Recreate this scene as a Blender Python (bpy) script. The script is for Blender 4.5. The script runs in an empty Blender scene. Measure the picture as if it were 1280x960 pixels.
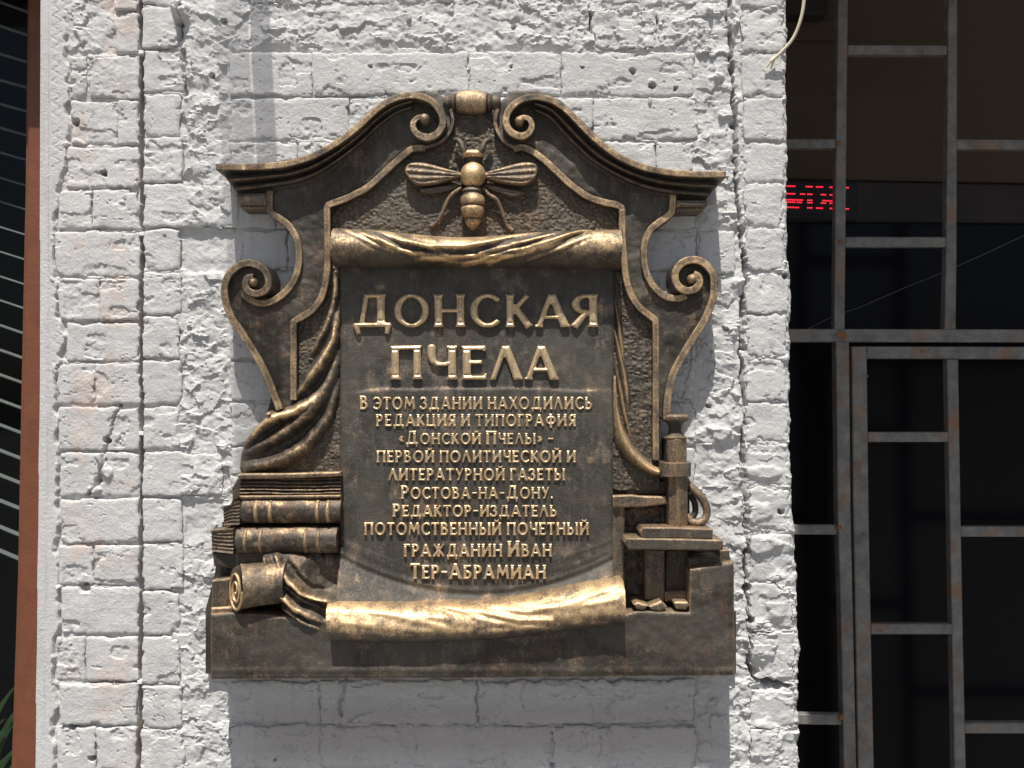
import bpy, math, random
import numpy as np
random.seed(7)
rng = np.random.RandomState(11)
scene = bpy.context.scene
COL = scene.collection

# ------------------------------------------------------------------ camera
S = 0.00135            # metres per photo pixel on the wall plane
F = 1100.0             # focal length in photo pixels
DIST = F * S
PITCH = math.radians(1.3)
ROLL = math.radians(0.3)
CAM = np.array([0.0, -DIST, 0.0])
GROUND_Z = -1.75
fw = np.array([0, math.cos(PITCH), math.sin(PITCH)])
u0 = np.array([0, -math.sin(PITCH), math.cos(PITCH)])
r0 = np.array([1.0, 0, 0])
RT = math.cos(ROLL) * r0 - math.sin(ROLL) * u0
UP = math.sin(ROLL) * r0 + math.cos(ROLL) * u0
from mathutils import Matrix, Vector
cd = bpy.data.cameras.new("camera")
cd.sensor_width = 36.0
cd.lens = 36.0 * F / 1280.0
cd.clip_start = 0.02
cd.clip_end = 2000
cam = bpy.data.objects.new("camera", cd)
COL.objects.link(cam)
cam.matrix_world = Matrix(((RT[0], UP[0], -fw[0], CAM[0]), (RT[1], UP[1], -fw[1], CAM[1]),
                           (RT[2], UP[2], -fw[2], CAM[2]), (0, 0, 0, 1)))
scene.camera = cam

# ------------------------------------------------------------------ light
SUN_TRAVEL = Vector((0.05, 1 / 2.4, -1.0)).normalized()
SUN_STRENGTH = 4.4
SKY_STRENGTH = 0.062
EXPOSURE = 0.42
to_sun = -SUN_TRAVEL
sun_el = math.asin(to_sun.z)
sun_rot = math.atan2(to_sun.x, to_sun.y)
world = bpy.data.worlds.new("World")
scene.world = world
world.use_nodes = True
wn = world.node_tree.nodes
wl_ = world.node_tree.links
bg = wn["Background"]
sky = wn.new("ShaderNodeTexSky")
sky.sky_type = 'NISHITA'
sky.sun_disc = False
sky.sun_elevation = sun_el
sky.sun_rotation = sun_rot
sky.air_density = 1.0
sky.dust_density = 3.0
wl_.new(sky.outputs[0], bg.inputs[0])
bg.inputs[1].default_value = SKY_STRENGTH
sd = bpy.data.lights.new("sun", 'SUN')
sd.energy = SUN_STRENGTH
sd.angle = math.radians(0.55)
sd.color = (1.0, 0.965, 0.91)
so = bpy.data.objects.new("sun", sd)
so.rotation_euler = SUN_TRAVEL.to_track_quat('-Z', 'Y').to_euler()
so.location = (-0.5, -4, 6)
COL.objects.link(so)
scene.view_settings.view_transform = 'Standard'
scene.view_settings.look = 'None'
scene.view_settings.gamma = 1.0
scene.view_settings.exposure = EXPOSURE

# ------------------------------------------------------------------ mapping: pixel of the plan drawing -> wall plane metres
def W(px, py, d):
    px = np.asarray(px, float); py = np.asarray(py, float); d = np.asarray(d, float)
    a = (px - 640.0) / F; b = (480.0 - py) / F
    dx = fw[0] + RT[0] * a + UP[0] * b
    dy = fw[1] + RT[1] * a + UP[1] * b
    dz = fw[2] + RT[2] * a + UP[2] * b
    t = (DIST - d * S) / dy
    return CAM[0] + t * dx, CAM[2] + t * dz

# ------------------------------------------------------------------ noise
def _h(ix, iy, s):
    n = (ix * 374761393 + iy * 668265263 + int(s) * 1442695041) & 0xffffffff
    n = ((n ^ (n >> 13)) * 1274126177) & 0xffffffff
    return ((n ^ (n >> 16)) & 0xffff) / 65535.0
def vn(x, y, s=0):
    x = np.asarray(x, float); y = np.asarray(y, float)
    ix = np.floor(x).astype(np.int64); iy = np.floor(y).astype(np.int64)
    fx = x - ix; fy = y - iy
    fx = fx * fx * fx * (fx * (fx * 6 - 15) + 10); fy = fy * fy * fy * (fy * (fy * 6 - 15) + 10)
    a = _h(ix, iy, s); b = _h(ix + 1, iy, s); c = _h(ix, iy + 1, s); d = _h(ix + 1, iy + 1, s)
    return ((a * (1 - fx) + b * fx) * (1 - fy) + (c * (1 - fx) + d * fx) * fy) * 2 - 1
def fbm(x, y, s=0, o=4):
    r = 0; a = 1.0; t = 0
    for i in range(o):
        r = r + a * vn(x * 2 ** i + i * 7.3, y * 2 ** i + i * 3.1, s + i * 17); t += a; a *= 0.55
    return r / t * 1.5
def facet(x, y, s, tilt=1.0):
    """cells that are tilted planes, like broken stone; returns height and distance to the cell border"""
    ix = np.floor(x).astype(np.int64); iy = np.floor(y).astype(np.int64)
    b1 = np.full(x.shape, 9.0); b2 = np.full(x.shape, 9.0); hh = np.zeros(x.shape)
    for dx in (-1, 0, 1):
        for dy in (-1, 0, 1):
            cx = ix + dx; cy = iy + dy
            qx = cx + _h(cx, cy, s); qy = cy + _h(cx, cy, s + 5)
            d = (x - qx) ** 2 + (y - qy) ** 2
            m = d < b1
            b2 = np.where(m, b1, np.minimum(b2, d))
            h = (_h(cx, cy, s + 9) * 2 - 1) + tilt * ((_h(cx, cy, s + 11) * 2 - 1) * (x - qx) + (_h(cx, cy, s + 13) * 2 - 1) * (y - qy)) * 1.6
            hh = np.where(m, h, hh); b1 = np.where(m, d, b1)
    return hh, np.sqrt(b2) - np.sqrt(b1)
def sstep(a, b, x):
    t = np.clip((x - a) / (b - a), 0, 1)
    return t * t * (3 - 2 * t)

# ------------------------------------------------------------------ curves and distances
def catmull(P, n=8, closed=False):
    P = np.array(P, float); N = len(P); out = []
    rngi = range(N) if closed else range(N - 1)
    for i in rngi:
        if closed: p0, p1, p2, p3 = P[i - 1], P[i], P[(i + 1) % N], P[(i + 2) % N]
        else: p0, p1, p2, p3 = P[max(i - 1, 0)], P[i], P[i + 1], P[min(i + 2, N - 1)]
        for k in range(n):
            t = k / n
            out.append(0.5 * ((2 * p1) + (-p0 + p2) * t + (2 * p0 - 5 * p1 + 4 * p2 - p3) * t * t + (-p0 + 3 * p1 - 3 * p2 + p3) * t ** 3))
    if not closed: out.append(P[-1])
    return np.array(out)
def resample(P, n):
    P = np.array(P, float)
    s = np.concatenate([[0], np.cumsum(np.hypot(*(P[1:, :2] - P[:-1, :2]).T))])
    t = np.linspace(0, s[-1], n)
    return np.stack([np.interp(t, s, P[:, k]) for k in range(P.shape[1])], 1)
def polysdf(X, Y, P):
    P = np.array(P, float); d = np.full(X.shape, 1e9); ins = np.zeros(X.shape, bool); N = len(P)
    for i in range(N):
        ax, ay = P[i]; bx, by = P[(i + 1) % N]
        ex, ey = bx - ax, by - ay; L = ex * ex + ey * ey + 1e-12
        t = np.clip(((X - ax) * ex + (Y - ay) * ey) / L, 0, 1)
        d = np.minimum(d, (X - ax - t * ex) ** 2 + (Y - ay - t * ey) ** 2)
        c = ((ay > Y) != (by > Y)) & (X < (bx - ax) * (Y - ay) / (by - ay if by != ay else 1e-12) + ax)
        ins ^= c
    d = np.sqrt(d)
    return np.where(ins, -d, d)
def chainsdf(X, Y, P):
    """P rows x, y, radius"""
    d = np.full(X.shape, 1e9)
    for i in range(len(P) - 1):
        ax, ay, ar = P[i]; bx, by, br = P[i + 1]
        ex, ey = bx - ax, by - ay; L = ex * ex + ey * ey + 1e-12
        t = np.clip(((X - ax) * ex + (Y - ay) * ey) / L, 0, 1)
        d = np.minimum(d, np.hypot(X - ax - t * ex, Y - ay - t * ey) - (ar + (br - ar) * t))
    return d
def linedist(X, Y, P):
    d = np.full(X.shape, 1e9)
    for i in range(len(P) - 1):
        ax, ay = P[i][:2]; bx, by = P[i + 1][:2]
        ex, ey = bx - ax, by - ay; L = ex * ex + ey * ey + 1e-12
        t = np.clip(((X - ax) * ex + (Y - ay) * ey) / L, 0, 1)
        d = np.minimum(d, np.hypot(X - ax - t * ex, Y - ay - t * ey))
    return d

# ------------------------------------------------------------------ objects
WLOC = {}
def props(o, label=None, cat=None, group=None, kind=None):
    if label: o['label'] = label
    if cat: o['category'] = cat
    if group: o['group'] = group
    if kind: o['kind'] = kind
    return o
def empty(name, loc, label=None, cat=None, group=None):
    o = bpy.data.objects.new(name, None)
    o.empty_display_size = 0.05
    o.location = loc
    COL.objects.link(o)
    WLOC[o.name] = np.array(loc, float)
    return props(o, label, cat, group)
def link(name, me, parent, loc):
    o = bpy.data.objects.new(name, me)
    COL.objects.link(o)
    WLOC[o.name] = np.array(loc, float)
    if parent is not None:
        o.parent = parent
        o.location = np.array(loc) - WLOC[parent.name]
    else:
        o.location = loc
    return o
def mesh_world(name, V, faces, mat, parent=None, wear=None, sharp=40, origin=None, flat=False):
    """V: world coordinates (n,3); faces: (m,4) int array or list of lists"""
    V = np.asarray(V, float)
    if origin is None:
        mn, mx = V.min(0), V.max(0)
        origin = np.array([(mn[0] + mx[0]) / 2, mx[1], mn[2]])
    me = bpy.data.meshes.new(name)
    L = V - origin
    if isinstance(faces, np.ndarray):
        n = len(faces); k = faces.shape[1]
        me.vertices.add(len(L)); me.vertices.foreach_set("co", L.astype(np.float32).ravel())
        me.loops.add(n * k); me.loops.foreach_set("vertex_index", faces.astype(np.int32).ravel())
        me.polygons.add(n); me.polygons.foreach_set("loop_start", np.arange(0, n * k, k, dtype=np.int32))
        me.update(calc_edges=True)
    else:
        me.from_pydata([tuple(v) for v in L], [], faces)
    if wear is not None:
        a = me.attributes.new("wear", 'FLOAT', 'POINT')
        a.data.foreach_set("value", np.asarray(wear, np.float32).ravel())
    if not flat:
        me.polygons.foreach_set("use_smooth", np.ones(len(me.polygons), bool))
        try: me.set_sharp_from_angle(angle=math.radians(sharp))
        except Exception: pass
    me.materials.append(mat)
    me.update()
    return link(name, me, parent, origin)
def px2w(P, dref):
    """P rows (px,py,h) -> world, plan position taken at depth dref (scalar), relief depth h"""
    P = np.asarray(P, float)
    x, z = W(P[:, 0], P[:, 1], dref)
    return np.stack([x, -P[:, 2] * S, z], 1)

def gridmesh(name, X, Y, H, mat, parent, base=0.0, dref=None, wear=None, skirt=(1, 1, 1, 1), sharp=40, keep=None):
    X = np.asarray(X, float); Y = np.asarray(Y, float); H = np.asarray(H, float)
    n, m = X.shape
    if dref is None: dref = float(np.mean(H))
    idx = np.arange(n * m).reshape(n, m)
    f = np.stack([idx[:-1, :-1], idx[1:, :-1], idx[1:, 1:], idx[:-1, 1:]], -1).reshape(-1, 4)
    if keep is not None: f = f[keep.ravel()]
    # orientation: TL,BL,BR,TR in pixel space must be front facing
    cr = (X[1:, :-1] - X[:-1, :-1]) * (Y[1:, 1:] - Y[:-1, :-1]) - (Y[1:, :-1] - Y[:-1, :-1]) * (X[1:, 1:] - X[:-1, :-1])
    flip = cr.sum() > 0
    V = np.stack([X.ravel(), Y.ravel(), H.ravel()], 1)
    w = np.zeros(n * m) if wear is None else np.broadcast_to(np.asarray(wear, float), (n, m)).ravel().copy()
    fs = [f]; Vs = [V]; ws = [w]; off = n * m
    B = np.broadcast_to(np.asarray(base, float), (n, m))
    loops = []
    if skirt[0]: loops.append(idx[0, ::-1])
    if skirt[1]: loops.append(idx[-1, :])
    if skirt[2]: loops.append(idx[:, 0])
    if skirt[3]: loops.append(idx[::-1, -1])
    for lp in loops:
        b = V[lp].copy(); b[:, 2] = B.ravel()[lp]
        k = len(lp); j = off + np.arange(k)
        fs.append(np.stack([lp[:-1], j[:-1], j[1:], lp[1:]], -1)); Vs.append(b); ws.append(w[lp] * 0.6); off += k
    f = np.concatenate(fs); V = np.concatenate(Vs); w = np.concatenate(ws)
    if flip: f = f[:, ::-1]
    return mesh_world(name, px2w(V, dref), f, mat, parent, w, sharp)

def relief_arrays(sdf, height, bbox, step):
    x0, y0, x1, y1 = bbox
    nx = max(3, int(round((x1 - x0) / step)) + 1); ny = max(3, int(round((y1 - y0) / step)) + 1)
    X, Y = np.meshgrid(np.linspace(x0, x1, nx), np.linspace(y0, y1, ny))
    D = sdf(X, Y)
    e = step * 0.3
    ins = D < 0
    cell = ins[:-1, :-1] | ins[1:, :-1] | ins[:-1, 1:] | ins[1:, 1:]
    out = ~ins
    g = (D > -0.0)
    use = np.zeros(X.shape, bool)
    use[:-1, :-1] |= cell; use[1:, :-1] |= cell; use[:-1, 1:] |= cell; use[1:, 1:] |= cell
    mv = use & out
    if mv.any():
        for _ in range(2):
            xm, ym = X[mv], Y[mv]
            d = sdf(xm, ym); gx = (sdf(xm + e, ym) - sdf(xm - e, ym)) / (2 * e); gy = (sdf(xm, ym + e) - sdf(xm, ym - e)) / (2 * e)
            L = np.maximum(gx * gx + gy * gy, 0.25)
            st = np.clip(d, -1.5 * step, 1.5 * step)
            X[mv] = xm - st * gx / L; Y[mv] = ym - st * gy / L
    D2 = np.where(mv, 0.0, D)
    H = height(X, Y, D2)
    wear = None
    if isinstance(H, tuple): H, wear = H
    H = np.broadcast_to(H, X.shape)
    idx = np.arange(X.size).reshape(X.shape)
    f = np.stack([idx[:-1, :-1], idx[1:, :-1], idx[1:, 1:], idx[:-1, 1:]], -1)[cell]
    # boundary edges
    cp = np.pad(cell, 1)
    e_ = []
    c = cell & ~cp[:-2, 1:-1]; e_.append(np.stack([idx[:-1, 1:][c], idx[:-1, :-1][c]], -1))
    c = cell & ~cp[2:, 1:-1]; e_.append(np.stack([idx[1:, :-1][c], idx[1:, 1:][c]], -1))
    c = cell & ~cp[1:-1, :-2]; e_.append(np.stack([idx[:-1, :-1][c], idx[1:, :-1][c]], -1))
    c = cell & ~cp[1:-1, 2:]; e_.append(np.stack([idx[1:, 1:][c], idx[:-1, 1:][c]], -1))
    E = np.concatenate(e_)
    P = np.stack([X.ravel(), Y.ravel(), np.asarray(H).ravel()], 1)
    wr = np.zeros(len(P)) if wear is None else np.broadcast_to(wear, X.shape).ravel()
    return P, f, E, wr, use
def relief(name, sdf, height, bbox, step, mat, parent, base=0.0, dref=None, sharp=40, wmul=0.5):
    P, f, E, wr, use = relief_arrays(sdf, height, bbox, step)
    bv, inv = np.unique(E, return_inverse=True); inv = inv.reshape(E.shape)
    n0 = len(P)
    Bp = P[bv].copy(); Bp[:, 2] = base
    sk = np.stack([E[:, 0], n0 + inv[:, 0], n0 + inv[:, 1], E[:, 1]], -1)
    P = np.concatenate([P, Bp]); wr = np.concatenate([wr, wr[bv] * wmul]); f = np.concatenate([f, sk])
    # compact
    used = np.unique(f); mp = np.zeros(len(P), np.int64); mp[used] = np.arange(len(used))
    P = P[used]; wr = wr[used]; f = mp[f]
    if dref is None: dref = float(np.median(P[:, 2]))
    return mesh_world(name, px2w(P, dref), f, mat, parent, wr, sharp)

def offset_poly(P, d):
    P = np.array(P, float); N = len(P); out = []
    area = sum(P[i][0] * P[(i + 1) % N][1] - P[(i + 1) % N][0] * P[i][1] for i in range(N))
    sgn = 1 if area > 0 else -1
    for i in range(N):
        a = P[i] - P[i - 1]; b = P[(i + 1) % N] - P[i]
        a /= np.linalg.norm(a) + 1e-9; b /= np.linalg.norm(b) + 1e-9
        na = np.array([-a[1], a[0]]) * sgn; nb = np.array([-b[1], b[0]]) * sgn
        m = na + nb; m /= max(0.35, np.dot(m, m) / 2)
        out.append(P[i] + m * d)
    return np.array(out)
def prism(name, P, d0, d1, mat, parent, bev=1.0, wear=0.3, edge_wear=0.8, dref=None, jitter=0.0):
    """polygon in plan, front face at d1 with a bevelled rim, back at d0"""
    P = np.array(P, float); N = len(P)
    if jitter: P = P + (rng.rand(*P.shape) - 0.5) * jitter
    In = offset_poly(P, bev)
    area = sum(P[i][0] * P[(i + 1) % N][1] - P[(i + 1) % N][0] * P[i][1] for i in range(N))
    if area > 0: P = P[::-1]; In = In[::-1]
    V = np.concatenate([np.c_[In, np.full(N, d1)], np.c_[P, np.full(N, d1 - bev)], np.c_[P, np.full(N, d0)]])
    w = np.concatenate([np.full(N, wear), np.full(N, edge_wear), np.full(N, wear)])
    F_ = [list(range(N))]
    for i in range(N):
        j = (i + 1) % N
        F_.append([i, N + i, N + j, j]); F_.append([N + i, 2 * N + i, 2 * N + j, N + j])
    F_.append([2 * N + i for i in range(N)][::-1])
    # front faces must look at the camera (-y)
    Wv = px2w(V, d1 if dref is None else dref)
    a, b, c = Wv[0], Wv[1], Wv[2]
    nrm = np.zeros(3)
    for i in range(N):
        nrm += np.cross(Wv[i], Wv[(i + 1) % N])
    if nrm[1] > 0: F_ = [g[::-1] for g in F_]
    return mesh_world(name, Wv, F_, mat, parent, w, 30)
def band(name, P, mat, parent, h, base=0.0, wear=0.75, groove=0.0, dref=None, hprof=None):
    """raised moulding that follows a centre line; rows x, y, width"""
    P = np.array(P, float); n = len(P)
    T = np.gradient(P[:, :2], axis=0); T /= np.linalg.norm(T, axis=1)[:, None] + 1e-9
    N = np.stack([-T[:, 1], T[:, 0]], 1)
    prof = [(-1, -2.0), (-.97, -.9), (-.76, 0.0), (-.1, .05), (.1, .05), (.76, 0.0), (.97, -.9), (1, -2.0)]
    hp = np.full(n, h, float) if hprof is None else np.array(hprof, float)
    X = np.stack([P[:, 0] + N[:, 0] * P[:, 2] / 2 * t for t, _ in prof], 1)
    Y = np.stack([P[:, 1] + N[:, 1] * P[:, 2] / 2 * t for t, _ in prof], 1)
    H = np.stack([hp + q for _, q in prof], 1)
    wr = np.stack([np.full(n, wear * k) for k in (.3, .9, 1.05, .85, .85, 1.05, .9, .3)], 1)
    H += 0.5 * fbm(X / 12, Y / 12, 3) + .25 * fbm(X / 3, Y / 3, 4, 2)
    wr = wr + .22 * fbm(X / 16, Y / 16, 6, 3)
    return gridmesh(name, X, Y, H, mat, parent, base, dref if dref is not None else float(hp.mean()), wr, sharp=19)
def tubemesh(P, nseg=10, flat=1.0):
    """P rows x, y, h, r (pixel units) -> vertices (px,py,h), faces"""
    P = np.array(P, float); n = len(P)
    T = np.gradient(P[:, :3], axis=0); T /= np.linalg.norm(T, axis=1)[:, None] + 1e-9
    V = []
    ref = np.array([0, 0, 1.0])
    for i in range(n):
        a = np.cross(T[i], ref)
        if np.linalg.norm(a) < 0.1: a = np.cross(T[i], [0, 1.0, 0])
        a /= np.linalg.norm(a); b = np.cross(T[i], a)
        for k in range(nseg):
            th = 2 * math.pi * k / nseg
            V.append(P[i, :3] + P[i, 3] * (a * math.cos(th) + b * flat * math.sin(th)))
    V = np.array(V)
    F_ = []
    for i in range(n - 1):
        for k in range(nseg):
            k2 = (k + 1) % nseg
            F_.append([i * nseg + k, (i + 1) * nseg + k, (i + 1) * nseg + k2, i * nseg + k2])
    F_.append(list(range(nseg))); F_.append([(n - 1) * nseg + k for k in range(nseg)][::-1])
    return V, F_
def fixn(o):
    import bmesh
    bm = bmesh.new(); bm.from_mesh(o.data); bmesh.ops.recalc_face_normals(bm, faces=bm.faces); bm.to_mesh(o.data); bm.free()
    return o
def tube(name, P, mat, parent, nseg=10, wear=0.6, dref=None, flat=1.0):
    V, F_ = tubemesh(P, nseg, flat)
    if dref is None: dref = float(np.mean([p[2] for p in P]))
    return fixn(mesh_world(name, px2w(V, dref), F_, mat, parent, np.full(len(V), wear), 45))
def lathe(name, prof, axis, c, dc, mat, parent, flat=1.0, seg=28, wear=0.6, wears=None, dref=None, facets=False):
    """prof rows (t along the axis, radius); axis 'h' or 'v'; c = other coordinate of the axis"""
    V = []; ws = []
    for i, (t, r) in enumerate(prof):
        for k in range(seg):
            th = 2 * math.pi * (k + 0.5) / seg
            o_, h = r * math.cos(th), dc + r * flat * math.sin(th)
            V.append((t, c + o_, h) if axis == 'h' else (c + o_, t, h)); ws.append(wear if wears is None else wears[i])
    n = len(prof); F_ = []
    for i in range(n - 1):
        for k in range(seg):
            k2 = (k + 1) % seg
            F_.append([i * seg + k, i * seg + k2, (i + 1) * seg + k2, (i + 1) * seg + k])
    F_.append(list(range(seg))); F_.append([(n - 1) * seg + k for k in range(seg)][::-1])
    return fixn(mesh_world(name, px2w(np.array(V), dc + 6 if dref is None else dref), F_, mat, parent, ws, 25 if facets else 42))
def wbox(name, a, b, mat, parent=None, **kw):
    """axis aligned box in metres"""
    x0, y0, z0 = a; x1, y1, z1 = b
    V = np.array([(x0, y0, z0), (x1, y0, z0), (x1, y1, z0), (x0, y1, z0), (x0, y0, z1), (x1, y0, z1), (x1, y1, z1), (x0, y1, z1)])
    F_ = [[0, 3, 2, 1], [4, 5, 6, 7], [0, 1, 5, 4], [1, 2, 6, 5], [2, 3, 7, 6], [3, 0, 4, 7]]
    return mesh_world(name, V, F_, mat, parent, None, 30, flat=True, **kw)

# ------------------------------------------------------------------ materials
def newmat(name):
    m = bpy.data.materials.new(name); m.use_nodes = True
    nt = m.node_tree
    return m, nt, nt.nodes["Principled BSDF"], nt.nodes.new, nt.links.new
def ramp(nt, fac, stops):
    r = nt.nodes.new("ShaderNodeValToRGB")
    while len(r.color_ramp.elements) < len(stops): r.color_ramp.elements.new(0.5)
    for e, (p, c) in zip(r.color_ramp.elements, stops):
        e.position = p; e.color = c if len(c) == 4 else (*c, 1)
    nt.links.new(fac, r.inputs[0])
    return r
def noise(nt, vec, scale, detail=6, rough=0.6, dist=0.0):
    n = nt.nodes.new("ShaderNodeTexNoise")
    n.inputs['Scale'].default_value = scale; n.inputs['Detail'].default_value = detail
    n.inputs['Roughness'].default_value = rough; n.inputs['Distortion'].default_value = dist
    nt.links.new(vec, n.inputs['Vector'])
    return n
def math_(nt, op, a, b=None, c=None, clamp=False):
    n = nt.nodes.new("ShaderNodeMath"); n.operation = op; n.use_clamp = clamp
    for i, v in enumerate((a, b, c)):
        if v is None: continue
        if isinstance(v, (int, float)): n.inputs[i].default_value = v
        else: nt.links.new(v, n.inputs[i])
    return n.outputs[0]
def mixc(nt, f, a, b, mode='MIX'):
    n = nt.nodes.new("ShaderNodeMix"); n.data_type = 'RGBA'; n.blend_type = mode
    for s, v in ((0, f), (6, a), (7, b)):
        if isinstance(v, (int, float)): n.inputs[s].default_value = v
        elif isinstance(v, tuple): n.inputs[s].default_value = (*v, 1) if len(v) == 3 else v
        else: nt.links.new(v, n.inputs[s])
    return n.outputs[2]

def bronze_mat(name, dark=(0.066, 0.055, 0.042), brown=(0.235, 0.16, 0.10), gold=(0.68, 0.485, 0.265), bias=0.0, bump=0.5, scratch=False):
    m, nt, b, N, L = newmat(name)
    geo = N("ShaderNodeNewGeometry")
    at = N("ShaderNodeAttribute"); at.attribute_name = "wear"
    p = geo.outputs['Position']
    n1 = noise(nt, p, 38, 8, 0.65, 0.3)
    n2 = noise(nt, p, 300, 6, 0.75, .3)
    n3 = noise(nt, p, 9, 4, 0.55, 0.6)
    w = math_(nt, 'ADD', at.outputs['Fac'], bias)
    g = math_(nt, 'MULTIPLY_ADD', n1.outputs[0], 0.9, -0.45)
    g = math_(nt, 'ADD', g, math_(nt, 'MULTIPLY_ADD', n2.outputs[0], 1.7, -0.85))
    mpb = N('ShaderNodeMapping'); mpb.inputs['Scale'].default_value = (160, 160, 26); mpb.inputs['Rotation'].default_value = (0, .35, 0); L(p, mpb.inputs['Vector'])
    n7 = noise(nt, mpb.outputs[0], 1.0, 6, 0.7)
    g = math_(nt, 'ADD', g, math_(nt, 'MULTIPLY_ADD', n7.outputs[0], 0.8, -0.4))
    f = math_(nt, 'ADD', w, math_(nt, 'MULTIPLY', g, 0.8))
    r = ramp(nt, f, [(0.0, tuple(c * .62 for c in dark)), (0.2, dark), (0.5, brown), (0.72, tuple((x + y) / 2 for x, y in zip(brown, gold))), (0.95, gold)])
    # green-grey and reddish patina clouds
    gg = ramp(nt, n3.outputs[0], [(0.45, (0, 0, 0)), (0.62, (1, 1, 1))])
    c1 = mixc(nt, math_(nt, 'MULTIPLY', gg.outputs[0], 0.5), r.outputs[0], (0.115, 0.105, 0.083))
    n4 = noise(nt, p, 21, 7, 0.7, 0.8)
    rr = ramp(nt, n4.outputs[0], [(0.56, (0, 0, 0)), (0.68, (1, 1, 1))])
    c2 = mixc(nt, math_(nt, 'MULTIPLY', rr.outputs[0], 0.32), c1, (0.20, 0.085, 0.045))
    f2 = math_(nt, 'MULTIPLY', math_(nt, 'SUBTRACT', f, 0.45, clamp=True), 2.2, clamp=True)
    col = mixc(nt, f2, c2, r.outputs[0])
    L(col, b.inputs['Base Color'])
    b.inputs['Metallic'].default_value = 0.8
    L(math_(nt, 'MULTIPLY_ADD', f2, 0.03, 0.0), b.inputs['Sheen Weight']) if False else None
    ro = math_(nt, 'ADD', math_(nt, 'MULTIPLY_ADD', f2, -0.14, 0.52), math_(nt, 'MULTIPLY_ADD', n1.outputs[0], 0.3, -0.15))
    L(ro, b.inputs['Roughness'])
    L(math_(nt, 'MULTIPLY_ADD', f2, 0.3, 0.35), b.inputs['Metallic'])
    bp = N("ShaderNodeBump"); bp.inputs['Strength'].default_value = bump; bp.inputs['Distance'].default_value = 0.0012
    n5 = noise(nt, p, 600, 5, 0.75)
    hh = math_(nt, 'ADD', math_(nt, 'MULTIPLY', n5.outputs[0], 0.8), math_(nt, 'MULTIPLY', n2.outputs[0], 1.5))
    hh = math_(nt, 'ADD', hh, math_(nt, 'MULTIPLY', n7.outputs[0], 0.6))
    hh = math_(nt, 'ADD', hh, math_(nt, 'MULTIPLY', n1.outputs[0], 1.6))
    L(hh, bp.inputs['Height']); L(bp.outputs[0], b.inputs['Normal'])
    return m
BRONZE = bronze_mat("bronze")
BRONZE_ROUGH = bronze_mat("bronze_hammered", dark=(0.080, 0.066, 0.050), bump=0.7)
BRONZE_TABLET = bronze_mat("bronze_tablet", dark=(0.082, 0.075, 0.062), brown=(0.185, 0.14, 0.105), bump=0.55)
BRONZE_LETTER = bronze_mat("bronze_letter", bias=0.15, gold=(0.76, 0.57, 0.34), bump=0.2)
BRONZE_BRIGHT = bronze_mat("bronze_bright", gold=(0.86, 0.60, 0.32), bias=0.05, bump=0.45)

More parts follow.
